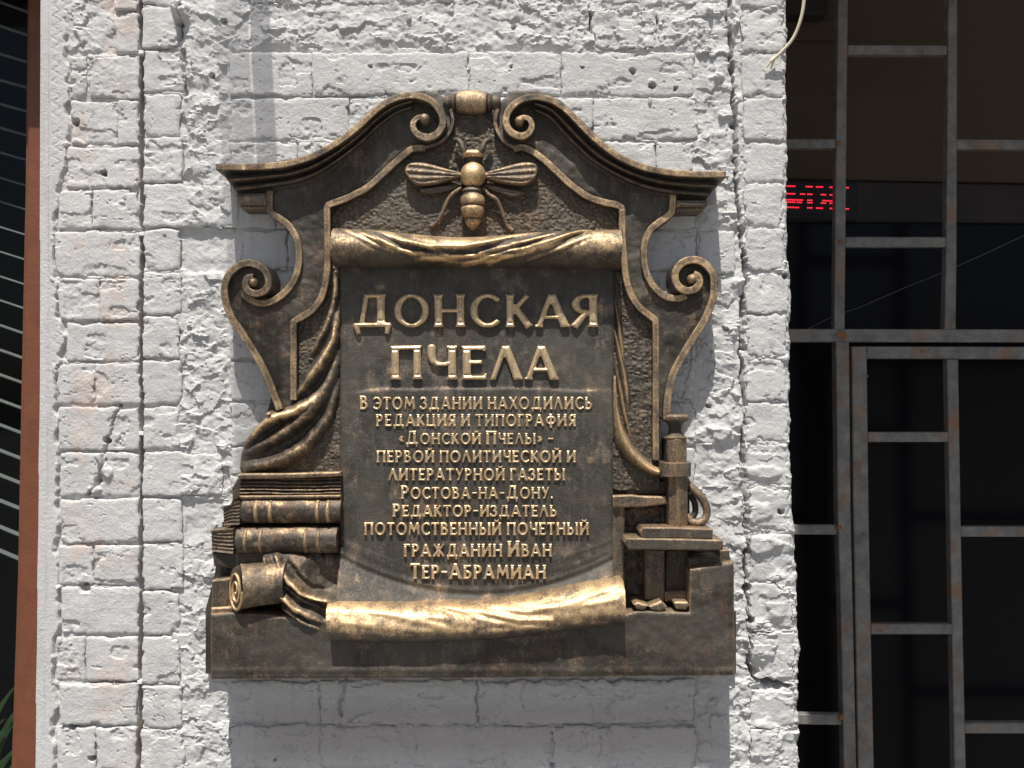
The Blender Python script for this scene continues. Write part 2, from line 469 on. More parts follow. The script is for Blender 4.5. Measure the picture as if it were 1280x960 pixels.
def paint_mat(name, base=(0.625, 0.617, 0.60), stain=0.0):
    m, nt, b, N, L = newmat(name)
    geo = N("ShaderNodeNewGeometry"); p = geo.outputs['Position']
    n1 = noise(nt, p, 11, 6, 0.6, 0.2)
    c = mixc(nt, n1.outputs[0], tuple(x * 0.90 for x in base), tuple(min(0.9, x * 1.10) for x in base))
    n2 = noise(nt, p, 90, 6, 0.7)
    r2 = ramp(nt, n2.outputs[0], [(0.30, (1, 1, 1)), (0.42, (0, 0, 0))])
    c = mixc(nt, math_(nt, 'MULTIPLY', r2.outputs[0], 0.22), c, (0.40, 0.39, 0.385))
    # brick dust showing pink through the thin paint, only in a few clouds
    sx = N("ShaderNodeSeparateXYZ"); L(p, sx.inputs[0])
    n3 = noise(nt, p, 13, 5, 0.6, 0.5)
    pk = ramp(nt, n3.outputs[0], [(0.50, (0, 0, 0)), (0.64, (1, 1, 1))])
    side = N("ShaderNodeMapRange"); side.inputs[1].default_value = -0.60; side.inputs[2].default_value = -0.66
    L(sx.outputs[0], side.inputs[0])
    sid2 = N('ShaderNodeMapRange'); sid2.inputs[1].default_value = -0.765; sid2.inputs[2].default_value = -0.73
    L(sx.outputs[0], sid2.inputs[0])
    c = mixc(nt, math_(nt, 'MULTIPLY', math_(nt, 'MULTIPLY', math_(nt, 'MULTIPLY', pk.outputs[0], side.outputs[0]), sid2.outputs[0]), 0.52 + stain), c, (0.66, 0.50, 0.41))
    # dust and soot in the pits, faint rain streaks
    mp = N("ShaderNodeMapping"); mp.inputs['Scale'].default_value = (26, 26, 2.2); L(p, mp.inputs['Vector'])
    st_ = noise(nt, mp.outputs[0], 1.0, 5, 0.6); sr = ramp(nt, st_.outputs[0], [(0.54, (0, 0, 0)), (0.72, (1, 1, 1))])
    c = mixc(nt, math_(nt, 'MULTIPLY', sr.outputs[0], 0.30), c, (0.36, 0.345, 0.32))
    n6 = noise(nt, p, 5, 6, 0.7, 0.8); r6 = ramp(nt, n6.outputs[0], [(0.46, (0, 0, 0)), (0.66, (1, 1, 1))])
    c = mixc(nt, math_(nt, 'MULTIPLY', r6.outputs[0], 0.20), c, (0.45, 0.44, 0.42))
    # brownish tint in a band below the plaque
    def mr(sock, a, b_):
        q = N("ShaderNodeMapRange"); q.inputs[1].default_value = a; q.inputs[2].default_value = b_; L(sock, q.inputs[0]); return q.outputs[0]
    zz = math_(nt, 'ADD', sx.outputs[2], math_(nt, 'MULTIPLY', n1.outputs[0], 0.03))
    brown_band = math_(nt, 'MULTIPLY', mr(zz, -0.47, -0.50), mr(zz, -0.585, -0.555))
    brown_band = math_(nt, 'MULTIPLY', brown_band, math_(nt, 'MULTIPLY', mr(sx.outputs[0], -0.49, -0.40), mr(sx.outputs[0], 0.37, 0.32)))
    c = mixc(nt, math_(nt, 'MULTIPLY', brown_band, 0.42), c, (0.36, 0.30, 0.25))
    L(c, b.inputs['Base Color'])
    b.inputs['Roughness'].default_value = 0.72
    b.inputs['Specular IOR Level'].default_value = 0.35
    bp = N("ShaderNodeBump"); bp.inputs['Strength'].default_value = 1.0; bp.inputs['Distance'].default_value = 0.0024
    a1 = noise(nt, p, 620, 5, 0.75, 0.3); a2 = noise(nt, p, 170, 5, 0.65, 0.8)
    L(math_(nt, 'ADD', math_(nt, 'MULTIPLY', a1.outputs[0], 0.6), math_(nt, 'MULTIPLY', a2.outputs[0], 0.9)), bp.inputs['Height'])
    L(bp.outputs[0], b.inputs['Normal'])
    return m
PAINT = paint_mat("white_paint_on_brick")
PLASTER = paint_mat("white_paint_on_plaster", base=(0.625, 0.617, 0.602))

def simple(name, col, rough=0.6, metal=0.0, nscale=40, var=0.25, bump=0.0, spec=0.5):
    m, nt, b, N, L = newmat(name)
    geo = N("ShaderNodeNewGeometry"); p = geo.outputs['Position']
    n1 = noise(nt, p, nscale, 6, 0.65)
    c = mixc(nt, n1.outputs[0], tuple(x * (1 - var) for x in col), tuple(min(1, x * (1 + var)) for x in col))
    L(c, b.inputs['Base Color']); b.inputs['Roughness'].default_value = rough; b.inputs['Metallic'].default_value = metal
    b.inputs['Specular IOR Level'].default_value = spec
    if bump:
        bp = N("ShaderNodeBump"); bp.inputs['Strength'].default_value = bump; bp.inputs['Distance'].default_value = 0.002
        n2 = noise(nt, p, nscale * 8, 5, 0.6); L(n2.outputs[0], bp.inputs['Height']); L(bp.outputs[0], b.inputs['Normal'])
    return m
def steel_mat():
    m, nt, b, N, L = newmat("painted_grille_steel")
    geo = N("ShaderNodeNewGeometry"); p = geo.outputs['Position']
    n1 = noise(nt, p, 30, 7, 0.7, 0.4); n2 = noise(nt, p, 180, 5, 0.7); n3 = noise(nt, p, 9, 6, 0.65, 0.8)
    c = ramp(nt, n1.outputs[0], [(0.3, (0.115, 0.108, 0.10)), (0.5, (0.20, 0.192, 0.175)), (0.7, (0.29, 0.275, 0.24))]).outputs[0]
    d = ramp(nt, n2.outputs[0], [(0.55, (0, 0, 0)), (0.68, (1, 1, 1))]).outputs[0]
    c = mixc(nt, math_(nt, 'MULTIPLY', d, 0.45), c, (0.12, 0.115, 0.11))
    r = ramp(nt, n3.outputs[0], [(0.53, (0, 0, 0)), (0.66, (1, 1, 1))]).outputs[0]
    c = mixc(nt, math_(nt, 'MULTIPLY', r, 0.8), c, (0.27, 0.13, 0.055))
    L(c, b.inputs['Base Color']); b.inputs['Roughness'].default_value = 0.6; b.inputs['Metallic'].default_value = 0.15
    bp = N("ShaderNodeBump"); bp.inputs['Strength'].default_value = 0.4; bp.inputs['Distance'].default_value = 0.001
    L(n2.outputs[0], bp.inputs['Height']); L(bp.outputs[0], b.inputs['Normal'])
    return m
STEEL = steel_mat()
RUST = simple("rusty_weld", (0.25, 0.12, 0.055), 0.85, 0.0, 90, 0.4, 0.5)
BROWNFRAME = simple("brown_window_paint", (0.165, 0.056, 0.024), 0.5, 0, 26, 0.38, 0.4)
SLATM = simple("blind_slat", (0.26, 0.26, 0.255), 0.5, 0, 20, 0.1)
DARKROOM = simple("dark_interior", (0.012, 0.012, 0.014), 0.9, 0, 5, 0.3, spec=0.05)
SOFFIT = simple("brown_soffit", (0.075, 0.054, 0.038), 0.8, 0, 6, 0.15, 0.1, spec=0.2)
BAND = simple("dark_trim", (0.035, 0.03, 0.027), 0.75, 0, 9, 0.5, 0.3, spec=0.2)
BLACKGLASS = simple("dark_door_glass", (0.004, 0.004, 0.006), 0.25, 0, 4, 0.3, spec=0.12)
CABLE = simple("cream_cable", (0.66, 0.58, 0.42), 0.5, 0, 50, 0.1)
PLASTIC = simple("white_plastic", (0.8, 0.8, 0.78), 0.4, 0, 50, 0.03)
PAVE = simple("pavement_concrete", (0.17, 0.165, 0.16), 0.85, 0, 6, 0.15, 0.3)
CASE = simple("black_plastic", (0.02, 0.018, 0.02), 0.5, 0, 20, 0.2, spec=0.2)
LEAF = simple("leaf_green", (0.06, 0.10, 0.035), 0.5, 0, 30, 0.4)
def emis(name, col, st):
    m, nt, b, N, L = newmat(name)
    b.inputs['Base Color'].default_value = (*col, 1); b.inputs['Emission Color'].default_value = (*col, 1)
    b.inputs['Emission Strength'].default_value = st
    return m
LED = emis("red_led", (1.0, 0.03, 0.06), 1.0)
def glass_mat():
    m = bpy.data.materials.new("window_glass"); m.use_nodes = True; nt = m.node_tree; nt.nodes.clear()
    o = nt.nodes.new("ShaderNodeOutputMaterial"); t = nt.nodes.new("ShaderNodeBsdfTransparent"); g = nt.nodes.new("ShaderNodeBsdfGlossy")
    g.inputs['Roughness'].default_value = 0.03; t.inputs[0].default_value = (0.8, 0.83, 0.82, 1)
    mx = nt.nodes.new("ShaderNodeMixShader"); mx.inputs[0].default_value = 0.012
    nt.links.new(t.outputs[0], mx.inputs[1]); nt.links.new(g.outputs[0], mx.inputs[2]); nt.links.new(mx.outputs[0], o.inputs[0])
    return m
GLASS = glass_mat()
def frosted(name, tr):
    m = bpy.data.materials.new(name); m.use_nodes = True; nt = m.node_tree; nt.nodes.clear()
    o = nt.nodes.new("ShaderNodeOutputMaterial"); t = nt.nodes.new("ShaderNodeBsdfTransparent"); g = nt.nodes.new("ShaderNodeBsdfDiffuse")
    g.inputs[0].default_value = (.6, .6, .6, 1); mx = nt.nodes.new("ShaderNodeMixShader"); mx.inputs[0].default_value = 1 - tr ** .5
    nt.links.new(t.outputs[0], mx.inputs[1]); nt.links.new(g.outputs[0], mx.inputs[2]); nt.links.new(mx.outputs[0], o.inputs[0])
    return m
FROST_A = frosted("frosted_plastic_thin", .60); FROST_B = frosted("frosted_plastic_thick", .36)  # for the added strips; translucency sets how dark their shadows fall

# ================================================================== SETTING
R_ = 60.0
gm = mesh_world("pavement", np.array([(-R_, -R_, GROUND_Z), (R_, -R_, GROUND_Z), (R_, R_, GROUND_Z), (-R_, R_, GROUND_Z)]), [[0, 1, 2, 3]], PAVE, None, None, flat=True)
props(gm, kind='structure')

def edgeL(y): return np.interp(y, [-100, 0, 480, 700, 960, 1100], [51.5, 51, 50, 47.5, 44.5, 44])
def edgeR(y):
    b = np.interp(y, [-100, 0, 100, 200, 300, 380, 500, 600, 720, 800, 960, 1100], [985, 985, 984, 985, 986, 990, 988, 991, 996, 999, 1000, 1001])
    return b + 1.6 * vn(y / 24, y * 0, 5) + 1.0 * vn(y / 7, y * 0, 8)
def gapx(y): return np.interp(y, [-60, 0, 60, 500, 850, 1000], [173, 174.5, 176.5, 176.5, 175.3, 172])

def rough_mask(X, Y):
    wx = X + 9 * vn(X / 22, Y / 22, 91) + 4 * vn(X / 8, Y / 8, 92); wy = Y + 7 * vn(X / 22, Y / 22, 93) + 3 * vn(X / 8, Y / 8, 94)
    def box(x0, y0, x1, y1, s=5): return sstep(-s, s, np.minimum(np.minimum(wx - x0, x1 - wx), np.minimum(wy - y0, y1 - wy)))
    r = box(231, -90, 284, 284)
    r = np.maximum(r, box(222, 340, 288, 1100))
    r = np.maximum(r, box(226, -90, 872, 60))
    r = np.maximum(r, box(866, -90, 922, 1100))
    r = np.maximum(r, box(76, -90, 143, 70))
    r = np.maximum(r, 0.8 * box(84, 70, 146, 128))
    r = np.maximum(r, 0.55 * box(284, 908, 900, 1100))
    r = np.maximum(r, 0.5 * box(915, 560, 1010, 1100))
    r = np.maximum(r, 0.6 * box(860, 440, 905, 620, 8))
    r = np.maximum(r, 0.7 * box(205, 30, 235, 110, 6))
    r = np.maximum(r, 0.8 * box(395, 175, 470, 240, 8))
    r = r * (1 - box(180, 287, 262, 338, 6)) * (1 - 0.9 * box(180, 624, 275, 676, 5)) * (1 - 0.9 * box(868, 288, 935, 345, 5))
    return np.clip(r, 0, 1)
HOLES = [(265, 94, 3.4, 14), (95, 153, 5, 15), (130, 216, 4, 14), (912, 20, 6, 10), (914, 86, 4.5, 16), (106, 734, 7, 10), (90, 909, 4, 15), (115, 948, 4.5, 13),
         (790, 89, 3.5, 11), (642, 33, 3, 9), (638, 84, 2, 8), (728, 84, 2, 7), (815, 107, 4, 9), (844, 110, 2.4, 8), (200, 73, 2, 5), (225, 30, 4, 12), (463, 84, 1.8, 7),
         (917, 155, 5, 16), (918, 200, 4, 18), (920, 215, 3, 18), (928, 370, 3, 12), (929, 435, 4, 12), (982, 345, 4, 12), (976, 640, 4, 12), (933, 690, 5, 14),
         (934, 735, 6, 14), (937, 775, 5, 14), (942, 838, 6, 12), (960, 853, 8, 12), (972, 857, 7, 12), (735, 36, 2.5, 9), (134, 551, 5, 13), (123, 600, 5, 9), (206, 296, 1.6, 5), (885, 508, 3, 9), (280, 26, 4, 12), (690, 957, 3, 8), (344, 950, 2, 6)]
CRACKS = [([(431, 849), (429, 862), (425, 878), (427, 894)], 1.6, 4), ([(596, 850), (598, 903)], .45, 2), ([(655, 850), (650, 868), (655, 884)], .5, 2), ([(402, 906), (400, 940), (404, 958)], .5, 2), ([(752, 912), (748, 950)], .4, 2), ([(913, -30), (911, 30), (914, 70), (917, 130), (921, 170), (919, 235), (927, 290), (932, 350), (929, 380), (926, 440), (931, 500), (928, 560), (931, 620), (934, 680), (932, 740), (938, 780), (934, 830), (944, 850), (985, 858)], 2.5, 15),
          ([(738, 15), (739, 40)], 1.2, 12), ([(739, -20), (738, 15)], 0.7, 4), ([(820, 20), (822, 35)], 1.0, 9), ([(873, 285), (871, 400)], 0.6, 3), ([(852, 500), (861, 455), (880, 370)], 0.6, 3),
          ([(226, 35), (225, 48)], 2.2, 9), ([(150, 505), (135, 548), (122, 605), (110, 618)], 1.6, 7), ([(870, 520), (862, 500), (846, 497)], .6, 3), ([(229, 60), (230, 118)], 1.0, 7)]
BUMPS = [(226, 10, 11, 9, 8), (226, 17, 9, 7, 7), (812, 126, 2.2, 6, 3.5), (815, 103, 5, 4, 3), (893, 12, 13, 7, 5), (898, 96, 6, 5, 4), (128, 584, 5, 9, 5), (136, 590, 6, 7, 4), (118, 612, 9, 4, 4), (126, 571, 6, 5, 4),
         (893, 545, 30, 12, 4), (900, 530, 16, 22, 4), (955, 590, 26, 9, 3), (950, 800, 22, 26, 6), (955, 925, 24, 26, 5), (945, 680, 30, 12, 4), (920, 515, 14, 26, 4), (970, 745, 16, 30, 4), (940, 640, 26, 14, 3), (955, 860, 18, 5, -6)]
def holes(X, Y):
    h = np.zeros(X.shape)
    for bx_, by_, ra, rb_, hh in BUMPS:
        if X.min() - 40 < bx_ < X.max() + 40 and Y.min() - 40 < by_ < Y.max() + 40:
            q = np.hypot((X - bx_) / ra, (Y - by_) / rb_) + .16 * vn(X / 7, Y / 7, 35)
            h += hh * sstep(1.15, .72, q)
    x0, x1, y0, y1 = X.min() - 12, X.max() + 12, Y.min() - 12, Y.max() + 12
    for hx, hy, r, d in HOLES:
        if x0 < hx < x1 and y0 < hy < y1:
            q = np.hypot(X - hx + 1.2 * vn(X / 4, Y / 4, 31), Y - hy + 1.2 * vn(X / 4, Y / 4, 32))
            h -= d * sstep(r * 1.15, r * 0.55, q)
    wx = X + 2.2 * vn(X / 9, Y / 9, 33) + 1.0 * vn(X / 3.5, Y / 3.5, 34)
    for P, wd, dp in CRACKS:
        Pa = np.array(P)
        if Pa[:, 0].max() > x0 and Pa[:, 0].min() < x1 and Pa[:, 1].max() > y0 and Pa[:, 1].min() < y1:
            m = (X > Pa[:, 0].min() - 10) & (X < Pa[:, 0].max() + 10)
            q = np.full(X.shape, 99.0)
            if m.any(): q[m] = linedist(wx[m], Y[m], P)
            wv = wd * (0.75 + 0.6 * vn(Y / 26, Y * 0 + 3, 36))
            h -= dp * sstep(wv + 1.1, wv * 0.4, q)
    return h
def rubble(X, Y):
    wx = X + 3.5 * vn(X / 10, Y / 10, 41); wy = Y + 3.5 * vn(X / 10, Y / 10, 42)
    a, ea = facet(wx / 27, wy / 18, 51, 1.3)
    b, eb = facet(wx / 12 + 3, wy / 8, 52, 1.2)
    c, ec = facet(wx / 5.0 + 1, wy / 4.4, 53, 1.0)
    rg = 1 - np.abs(fbm(wx / 13, wy / 8, 56, 4)) * 2
    rg2 = 1 - np.abs(fbm(wx / 5, wy / 3.6, 57, 3)) * 2
    k1 = sstep(-.5, .6, vn(X / 26, Y / 26, 58))
    sm = sstep(.05, .45, vn(X / 19 + 9, Y / 15, 59) + .35 * vn(X / 7, Y / 7, 60))
    r = 2.3 * a + (1.0 * b + 0.40 * c) * (.3 + .7 * k1) + (1.2 * rg + .75 * rg2 * (.4 + k1)) * (1 - .75 * sm) + 0.6 * fbm(X / 3.2, Y / 3.0, 54, 3) * (1 - .6 * sm) + 1.8 * fbm(X / 44, Y / 34, 55, 2) - .8
    return np.where(r > 0, r, r * .62)
def xstrip(y):   # right limit of the plaster strip beside the window
    return np.interp(y, [-60, 120, 180, 250, 330, 420, 520, 620, 700, 760, 800, 960], [80, 84, 82, 72, 71, 78, 72, 72, 68, 74, 70, 66]) + 5 * vn(y / 17, y * 0, 61) + 2 * vn(y / 6, y * 0, 62)

# ---- bricks: rows of (x0, y0, x1, y1)
BR = []
def row(y0, y1, xs, dx=0, tag=0):
    for a, b_ in zip(xs[:-1], xs[1:]): BR.append((a, y0, b_, y1, tag))
J1 = [-44, 15, 68, 125, 182, 236, 288, 347, 402, 453, 507, 564, 622, 680, 732, 794, 852, 907, 965, 1020]
splits = {2: [110], 3: [147], 4: [], 5: [115], 7: [125], 9: [119], 12: [], 13: [117], 15: [107], 17: [120]}
for i in range(len(J1) - 1):
    yc = (J1[i] + J1[i + 1]) / 2
    lx = float(xstrip(np.array(yc))) + 1
    if i < 2: lx = 142
    gx = float(gapx(yc)) - 2.3
    row(J1[i], J1[i + 1], [lx] + [s for s in splits.get(i, []) if s > lx + 15] + [gx], tag=1)
J2 = [-48, 8, 62, 116, 171, 229, 286, 339, 394, 449, 507, 563, 622, 678, 738, 794, 856, 911, 968, 1020]
for i in range(len(J2) - 1):
    yc = (J2[i] + J2[i + 1]) / 2
    rx = {5: 300, 11: 281}.get(i, 228 + random.uniform(-3, 4))
    row(J2[i], J2[i + 1], [float(gapx(yc)) + 2.3, rx], tag=2)
J3 = [64, 121, 176, 231, 287, 340, 395, 450, 503, 558, 613]
rows3 = [[287, 390, 586, 701, 868], [286, 437, 600, 742, 874], [286, 372, 470, 600, 700, 820, 868]]
for i, xs in enumerate(rows3): row(J3[i], J3[i + 1], xs, tag=3)
for i in range(3, 10):
    y0, y1 = J3[i], J3[i + 1]
    row(y0, y1, [302 if i == 4 else 287, 345 if i % 2 else 360, 420], tag=3)
    row(y0, y1, [770, 822 if i % 2 else 800, 870], tag=3)
row(287, 343, [871, 919], tag=3)
row(850, 906, [284, 401, 596, 870], tag=4)
row(906, 962, [286, 515, 690, 872], tag=4)
row(962, 1018, [286, 430, 600, 740, 872], tag=4)
row(10, 63, [740, 820, 868], tag=5)
row(-46, 8, [300, 420, 570, 700, 830, 905], tag=5)
J4 = [-46, 10, 66, 121, 177, 228, 284, 340, 392, 447, 503, 553, 608, 665, 728, 787, 852, 910, 966, 1020]
for i in range(len(J4) - 1):
    yc = (J4[i] + J4[i + 1]) / 2
    row(J4[i], J4[i + 1], [float(np.interp(yc, [0, 200, 960], [926, 930, 938])), float(edgeR(np.array(yc))) - 5], tag=6)

def brick_sdf(br, seed):
    x0, y0, x1, y1, tag = br
    j = 0.5
    cx, cy = (x0 + x1) / 2, (y0 + y1) / 2; hx, hy = (x1 - x0) / 2 - j, (y1 - y0) / 2 - 1.5
    r = 2.4
    rot = math.radians(((seed * 37) % 11 - 5) * 0.12)
    ca, sa = math.cos(rot), math.sin(rot)
    ragged = 2.4 if tag in (5, 6, 4) else 1.3
    def f(X, Y):
        u = (X - cx) * ca + (Y - cy) * sa; v = -(X - cx) * sa + (Y - cy) * ca
        qx = np.abs(u) - hx + r; qy = np.abs(v) - hy + r
        d = np.hypot(np.maximum(qx, 0), np.maximum(qy, 0)) + np.minimum(np.maximum(qx, qy), 0) - r
        d = d + ragged * 0.9 * vn(X / 17, Y / 13, seed + 100) + 0.7 * ragged * vn(X / 5, Y / 5, seed + 101)
        c, _ = facet(X / 15 + seed, Y / 15, seed % 50 + 200, 0.3)
        d = d + 5.5 * np.clip(c - 0.55, 0, 1) * (1.6 if tag in (5, 6) else 1.0)
        rm = rough_mask(X, Y)
        d = d + 4.0 * np.clip(rm - 0.45, 0, 1)
        return d
    return f
STEP = 1.65
print("bricks", len(BR))
wall = empty("brick_wall", (0.0, 0.0, GROUND_Z), "old brick wall under flaking white paint with rough chipped mortar, between window and grille", "wall")
PLAQUE_HIDE = [(300, 215), (880, 215), (880, 330), (800, 600), (880, 700), (915, 700), (915, 845), (265, 845), (265, 720), (320, 600), (350, 520)]
brick_field = []
for k, br in enumerate(BR):
    brick_field.append(brick_sdf(br, k))
def brick_height(br, k):
    q = random.Random(k * 13 + 5)
    tx, ty = q.uniform(-.9, .9), q.uniform(-1.0, .5); hb = q.uniform(-0.2, 2.0) + (0.6 if br[4] in (1, 2) else 0)
    cx, cy = (br[0] + br[2]) / 2, (br[1] + br[3]) / 2
    def f(X, Y, D):
        rm = rough_mask(X, Y)
        h = hb + tx * (X - cx) / 50 + ty * (Y - cy) / 28
        h = h + 0.7 * fbm(X / 34, Y / 24, k + 300, 3) + 0.24 * fbm(X / 4.5, Y / 3.6, k + 301, 3)
        rg = 1 - np.abs(fbm(X / 22 + 1.5 * vn(X / 30, Y / 30, k), Y / 6, k + 307, 3)) * 2.2
        h = h + 0.5 * np.clip(rg, 0, 1) ** 3 * sstep(-.3, .5, vn(X / 40, Y / 25, k + 308))
        a, e = facet((X + 3 * vn(X / 7, Y / 7, 43)) / 17, Y / 12, 400 + k, 1.2)
        chip = sstep(0.50, 0.58, vn(X / 30, Y / 17, k + 302) + 0.22 * vn(X / 8, Y / 6, k + 303) + .08 * vn(X / 3, Y / 3, k + 309))
        h = h - chip * (1.5 + 0.4 * a + 0.55 * fbm(X / 4.5, Y / 3.5, k + 304, 3))
        # fine cracks
        cr = np.abs(fbm(X / 34, Y / 22, k + 305, 2))
        h = h - 1.5 * sstep(0.03, 0.0, cr) * (vn(X / 30, Y / 30, k + 306) > 0.1)
        rb = rubble(X, Y)
        amt = 0.22 if br[4] == 6 else (0.3 if br[4] == 4 else (0.16 if br[4] == 5 else 0.0))
        h = h + np.clip(np.maximum(amt * (0.6 + 0.6 * vn(X / 30, Y / 30, 77)), 0.6 * rm), 0, 1) * rb
        h = h - 1.7 * np.exp(-np.maximum(-D, 0) / 1.0)
        return h + holes(X, Y)
    return f
for k, br in enumerate(BR):
    cx, cy = (br[0] + br[2]) / 2, (br[1] + br[3]) / 2
    hidden = 400 < cx < 780 and 235 < cy < 700
    if hidden: continue
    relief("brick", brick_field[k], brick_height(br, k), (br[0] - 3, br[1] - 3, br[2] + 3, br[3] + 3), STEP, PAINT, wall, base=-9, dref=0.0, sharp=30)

# ---- mortar, render and rubble sheet between and around the bricks
def sheet():
    xs = np.arange(38, 1010, STEP); ys = np.arange(-70, 1022, STEP)
    X, Y = np.meshgrid(xs, ys)
    eL = edgeL(Y); eR = edgeR(Y)
    rm = rough_mask(X, Y)
    rb = rubble(X, Y)
    H = -4.2 + 1.1 * fbm(X / 14, Y / 14, 71, 3) + 0.5 * fbm(X / 4, Y / 4, 72, 3)
    H = H + rm * (3.4 + .76 * rb)
    # rubble beside the doorway: lumpy thick paint
    lump = sstep(905, 935, X)
    H = H + lump * (2.2 + 0.5 * rb)
    # plaster strip by the window with a scratched band
    xe = xstrip(Y)
    st = sstep(1.5, -1.5, X - xe)
    hp = 1.7 + 0.25 * fbm(X / 20, Y / 30, 73, 3) + 0.12 * fbm(X / 3, Y / 3, 74, 2)
    zig = np.abs(((Y / 13.5) % 1.0) - 0.5) * 2
    xz = 66 + 11 * zig
    zz = sstep(2.0, 0.6, np.abs(X - xz)) * sstep(-30, 10, np.interp(Y, [0, 450, 560, 2000], [20, 10, -30, -30])) * sstep(0.0, 0.35, vn(X / 15, Y / 22, 75) + 0.35)
    hp = hp - 0.9 * zz - 0.8 * sstep(1.3, 0.3, np.abs(X - (eL + 12))) + 0.5 * sstep(eL + 13, eL + 11, X)
    H = H * (1 - st) + hp * st
    # rounded arrises at both openings
    H = H - 5 * np.exp(-np.maximum(eR - X, 0) / 2.2) - 2 * np.exp(-np.maximum(X - eL, 0) / 1.0)
    H = H - 45 * sstep(2.9, 1.3, np.abs(X - gapx(Y)))
    H = H + holes(X, Y) * 0.9
    # drop everything that lies well inside a brick
    inside = np.zeros(X.shape, bool)
    for k, br in enumerate(BR):
        i0, i1 = np.searchsorted(ys, [br[1] - 4, br[3] + 4]); j0, j1 = np.searchsorted(xs, [br[0] - 4, br[2] + 4])
        sub = (slice(i0, i1), slice(j0, j1))
        cx, cy = (br[0] + br[2]) / 2, (br[1] + br[3]) / 2
        if 400 < cx < 780 and 235 < cy < 700: continue
        d = brick_field[k](X[sub], Y[sub])
        inside[sub] |= d < -4.0
        fl = sstep(.0, .45, vn(X[sub] / 31, Y[sub] / 11, 79) + .3 * vn(X[sub] / 8, Y[sub] / 6, 80)); H[sub] = np.where(d < 0.6, np.minimum(H[sub], -2.4 + 2.6 * fl), H[sub] + (1.6 * fl * (1 - rm[sub]) * (d < 6)))
    deep = (X > 388) & (X < 795) & (Y > 262) & (Y < 590)
    inside |= deep
    sdf = np.maximum(eL - X, X - eR)
    ok = sdf < STEP * 0.5
    mv = (sdf > -STEP * 0.5) & ok
    Xs = np.where(mv & (X < 500), eL, np.where(mv, eR, X))
    kc = (ok[:-1, :-1] & ok[1:, :-1] & ok[:-1, 1:] & ok[1:, 1:]) & ~(inside[:-1, :-1] & inside[1:, :-1] & inside[:-1, 1:] & inside[1:, 1:])
    idx = np.arange(X.size).reshape(X.shape)
    f = np.stack([idx[:-1, :-1], idx[1:, :-1], idx[1:, 1:], idx[:-1, 1:]], -1)[kc]
    V = np.stack([Xs.ravel(), Y.ravel(), H.ravel()], 1)
    # reveals on both sides
    fs = [f]; off = len(V); Vs = [V]
    for side in (0, 1):
        lp = []
        for i in range(X.shape[0]):
            jj = np.where(ok[i])[0]
            lp.append(idx[i, jj[0] if side == 0 else jj[-1]])
        lp = np.array(lp); b = V[lp].copy(); b[:, 2] = -330
        j = off + np.arange(len(lp)); off += len(lp); Vs.append(b)
        q = np.stack([lp[:-1], j[:-1], j[1:], lp[1:]], -1)
        if side: q = q[:, ::-1]
        fs.append(q)
    f = np.concatenate(fs); V = np.concatenate(Vs)
    used = np.unique(f); mp = np.zeros(len(V), np.int64); mp[used] = np.arange(len(used)); V = V[used]; f = mp[f]
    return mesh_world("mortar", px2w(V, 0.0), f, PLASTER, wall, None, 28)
sheet()
# plain backing wall behind the hidden middle, and the wall above / below the picture
def slab(name, x0, y0, x1, y1, d0, d1, mat, parent):
    return prism(name, [(x0, y0), (x0, y1), (x1, y1), (x1, y0)], d0, d1, mat, parent, bev=1.5)
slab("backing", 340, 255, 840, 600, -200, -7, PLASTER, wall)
xl, _ = W(44, 480, 0); xr, _ = W(1002, 480, 0)
_, zt = W(640, -66, 0); _, zb = W(640, 1016, 0)
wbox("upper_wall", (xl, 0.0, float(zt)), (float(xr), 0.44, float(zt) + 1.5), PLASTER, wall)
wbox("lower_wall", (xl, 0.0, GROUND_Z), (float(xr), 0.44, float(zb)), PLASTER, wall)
_, zl = W(20, -42, 0)
wbox("window_lintel", (-2.6, 0.002, float(zl)), (float(xl) - 0.0, 0.10, float(zt) + 1.5), PLASTER, wall)
_, zd = W(1150, -330, 0)
wbox("door_lintel", (float(xr), 0.002, float(zd)), (3.2, 0.44, float(zt) + 1.5), PLASTER, wall)
for i, (gx, gy) in enumerate([(176.2, 65), (176.8, 292), (176.4, 542), (174.6, 853)]):
    prism("spacer", [(gx - 3, gy - 2.2), (gx + 3, gy - 2.4), (gx + 3, gy + 2.0), (gx - 3, gy + 2.2)], -9, 1.5, PLASTIC, wall, 0.5, jitter=.5)

# ================================================================== WINDOW ON THE LEFT
win = empty("window", (float(W(0, 480, -65)[0]), 65 * S, -0.7), "dark window with a rust-brown painted frame and tilted blinds at the left edge", "window")
prism("frame", [(37.5, -60), (36.5, 0), (33.5, 240), (28.5, 480), (24, 720), (16, 960), (11, 1100), (75, 1100), (75, -60)], -112, -77, BROWNFRAME, win, 1.5)
prism("sash_edge", [(35.5, -60), (34.5, 0), (31.5, 240), (26.5, 480), (22, 720), (14, 960), (9, 1100), (18, 1100), (30, 720), (35, 480), (40, 240), (44, -60)], -116, -86, BROWNFRAME, win, 1.0)
prism("pane", [(-700, -60), (-700, 1100), (60, 1100), (60, -60)], -92, -90, GLASS, win, 0.2)
blind = empty("window_blind", (float(W(0, 480, -130)[0]), 130 * S, -0.4), "pale tilted slat blind behind the glass of the brown framed window", "blind")
ys0 = [-30, 1, 31, 66, 99, 129, 159, 190, 222, 252, 284, 315, 346, 376, 407, 438, 469, 501, 532, 564, 595, 627, 660, 690]
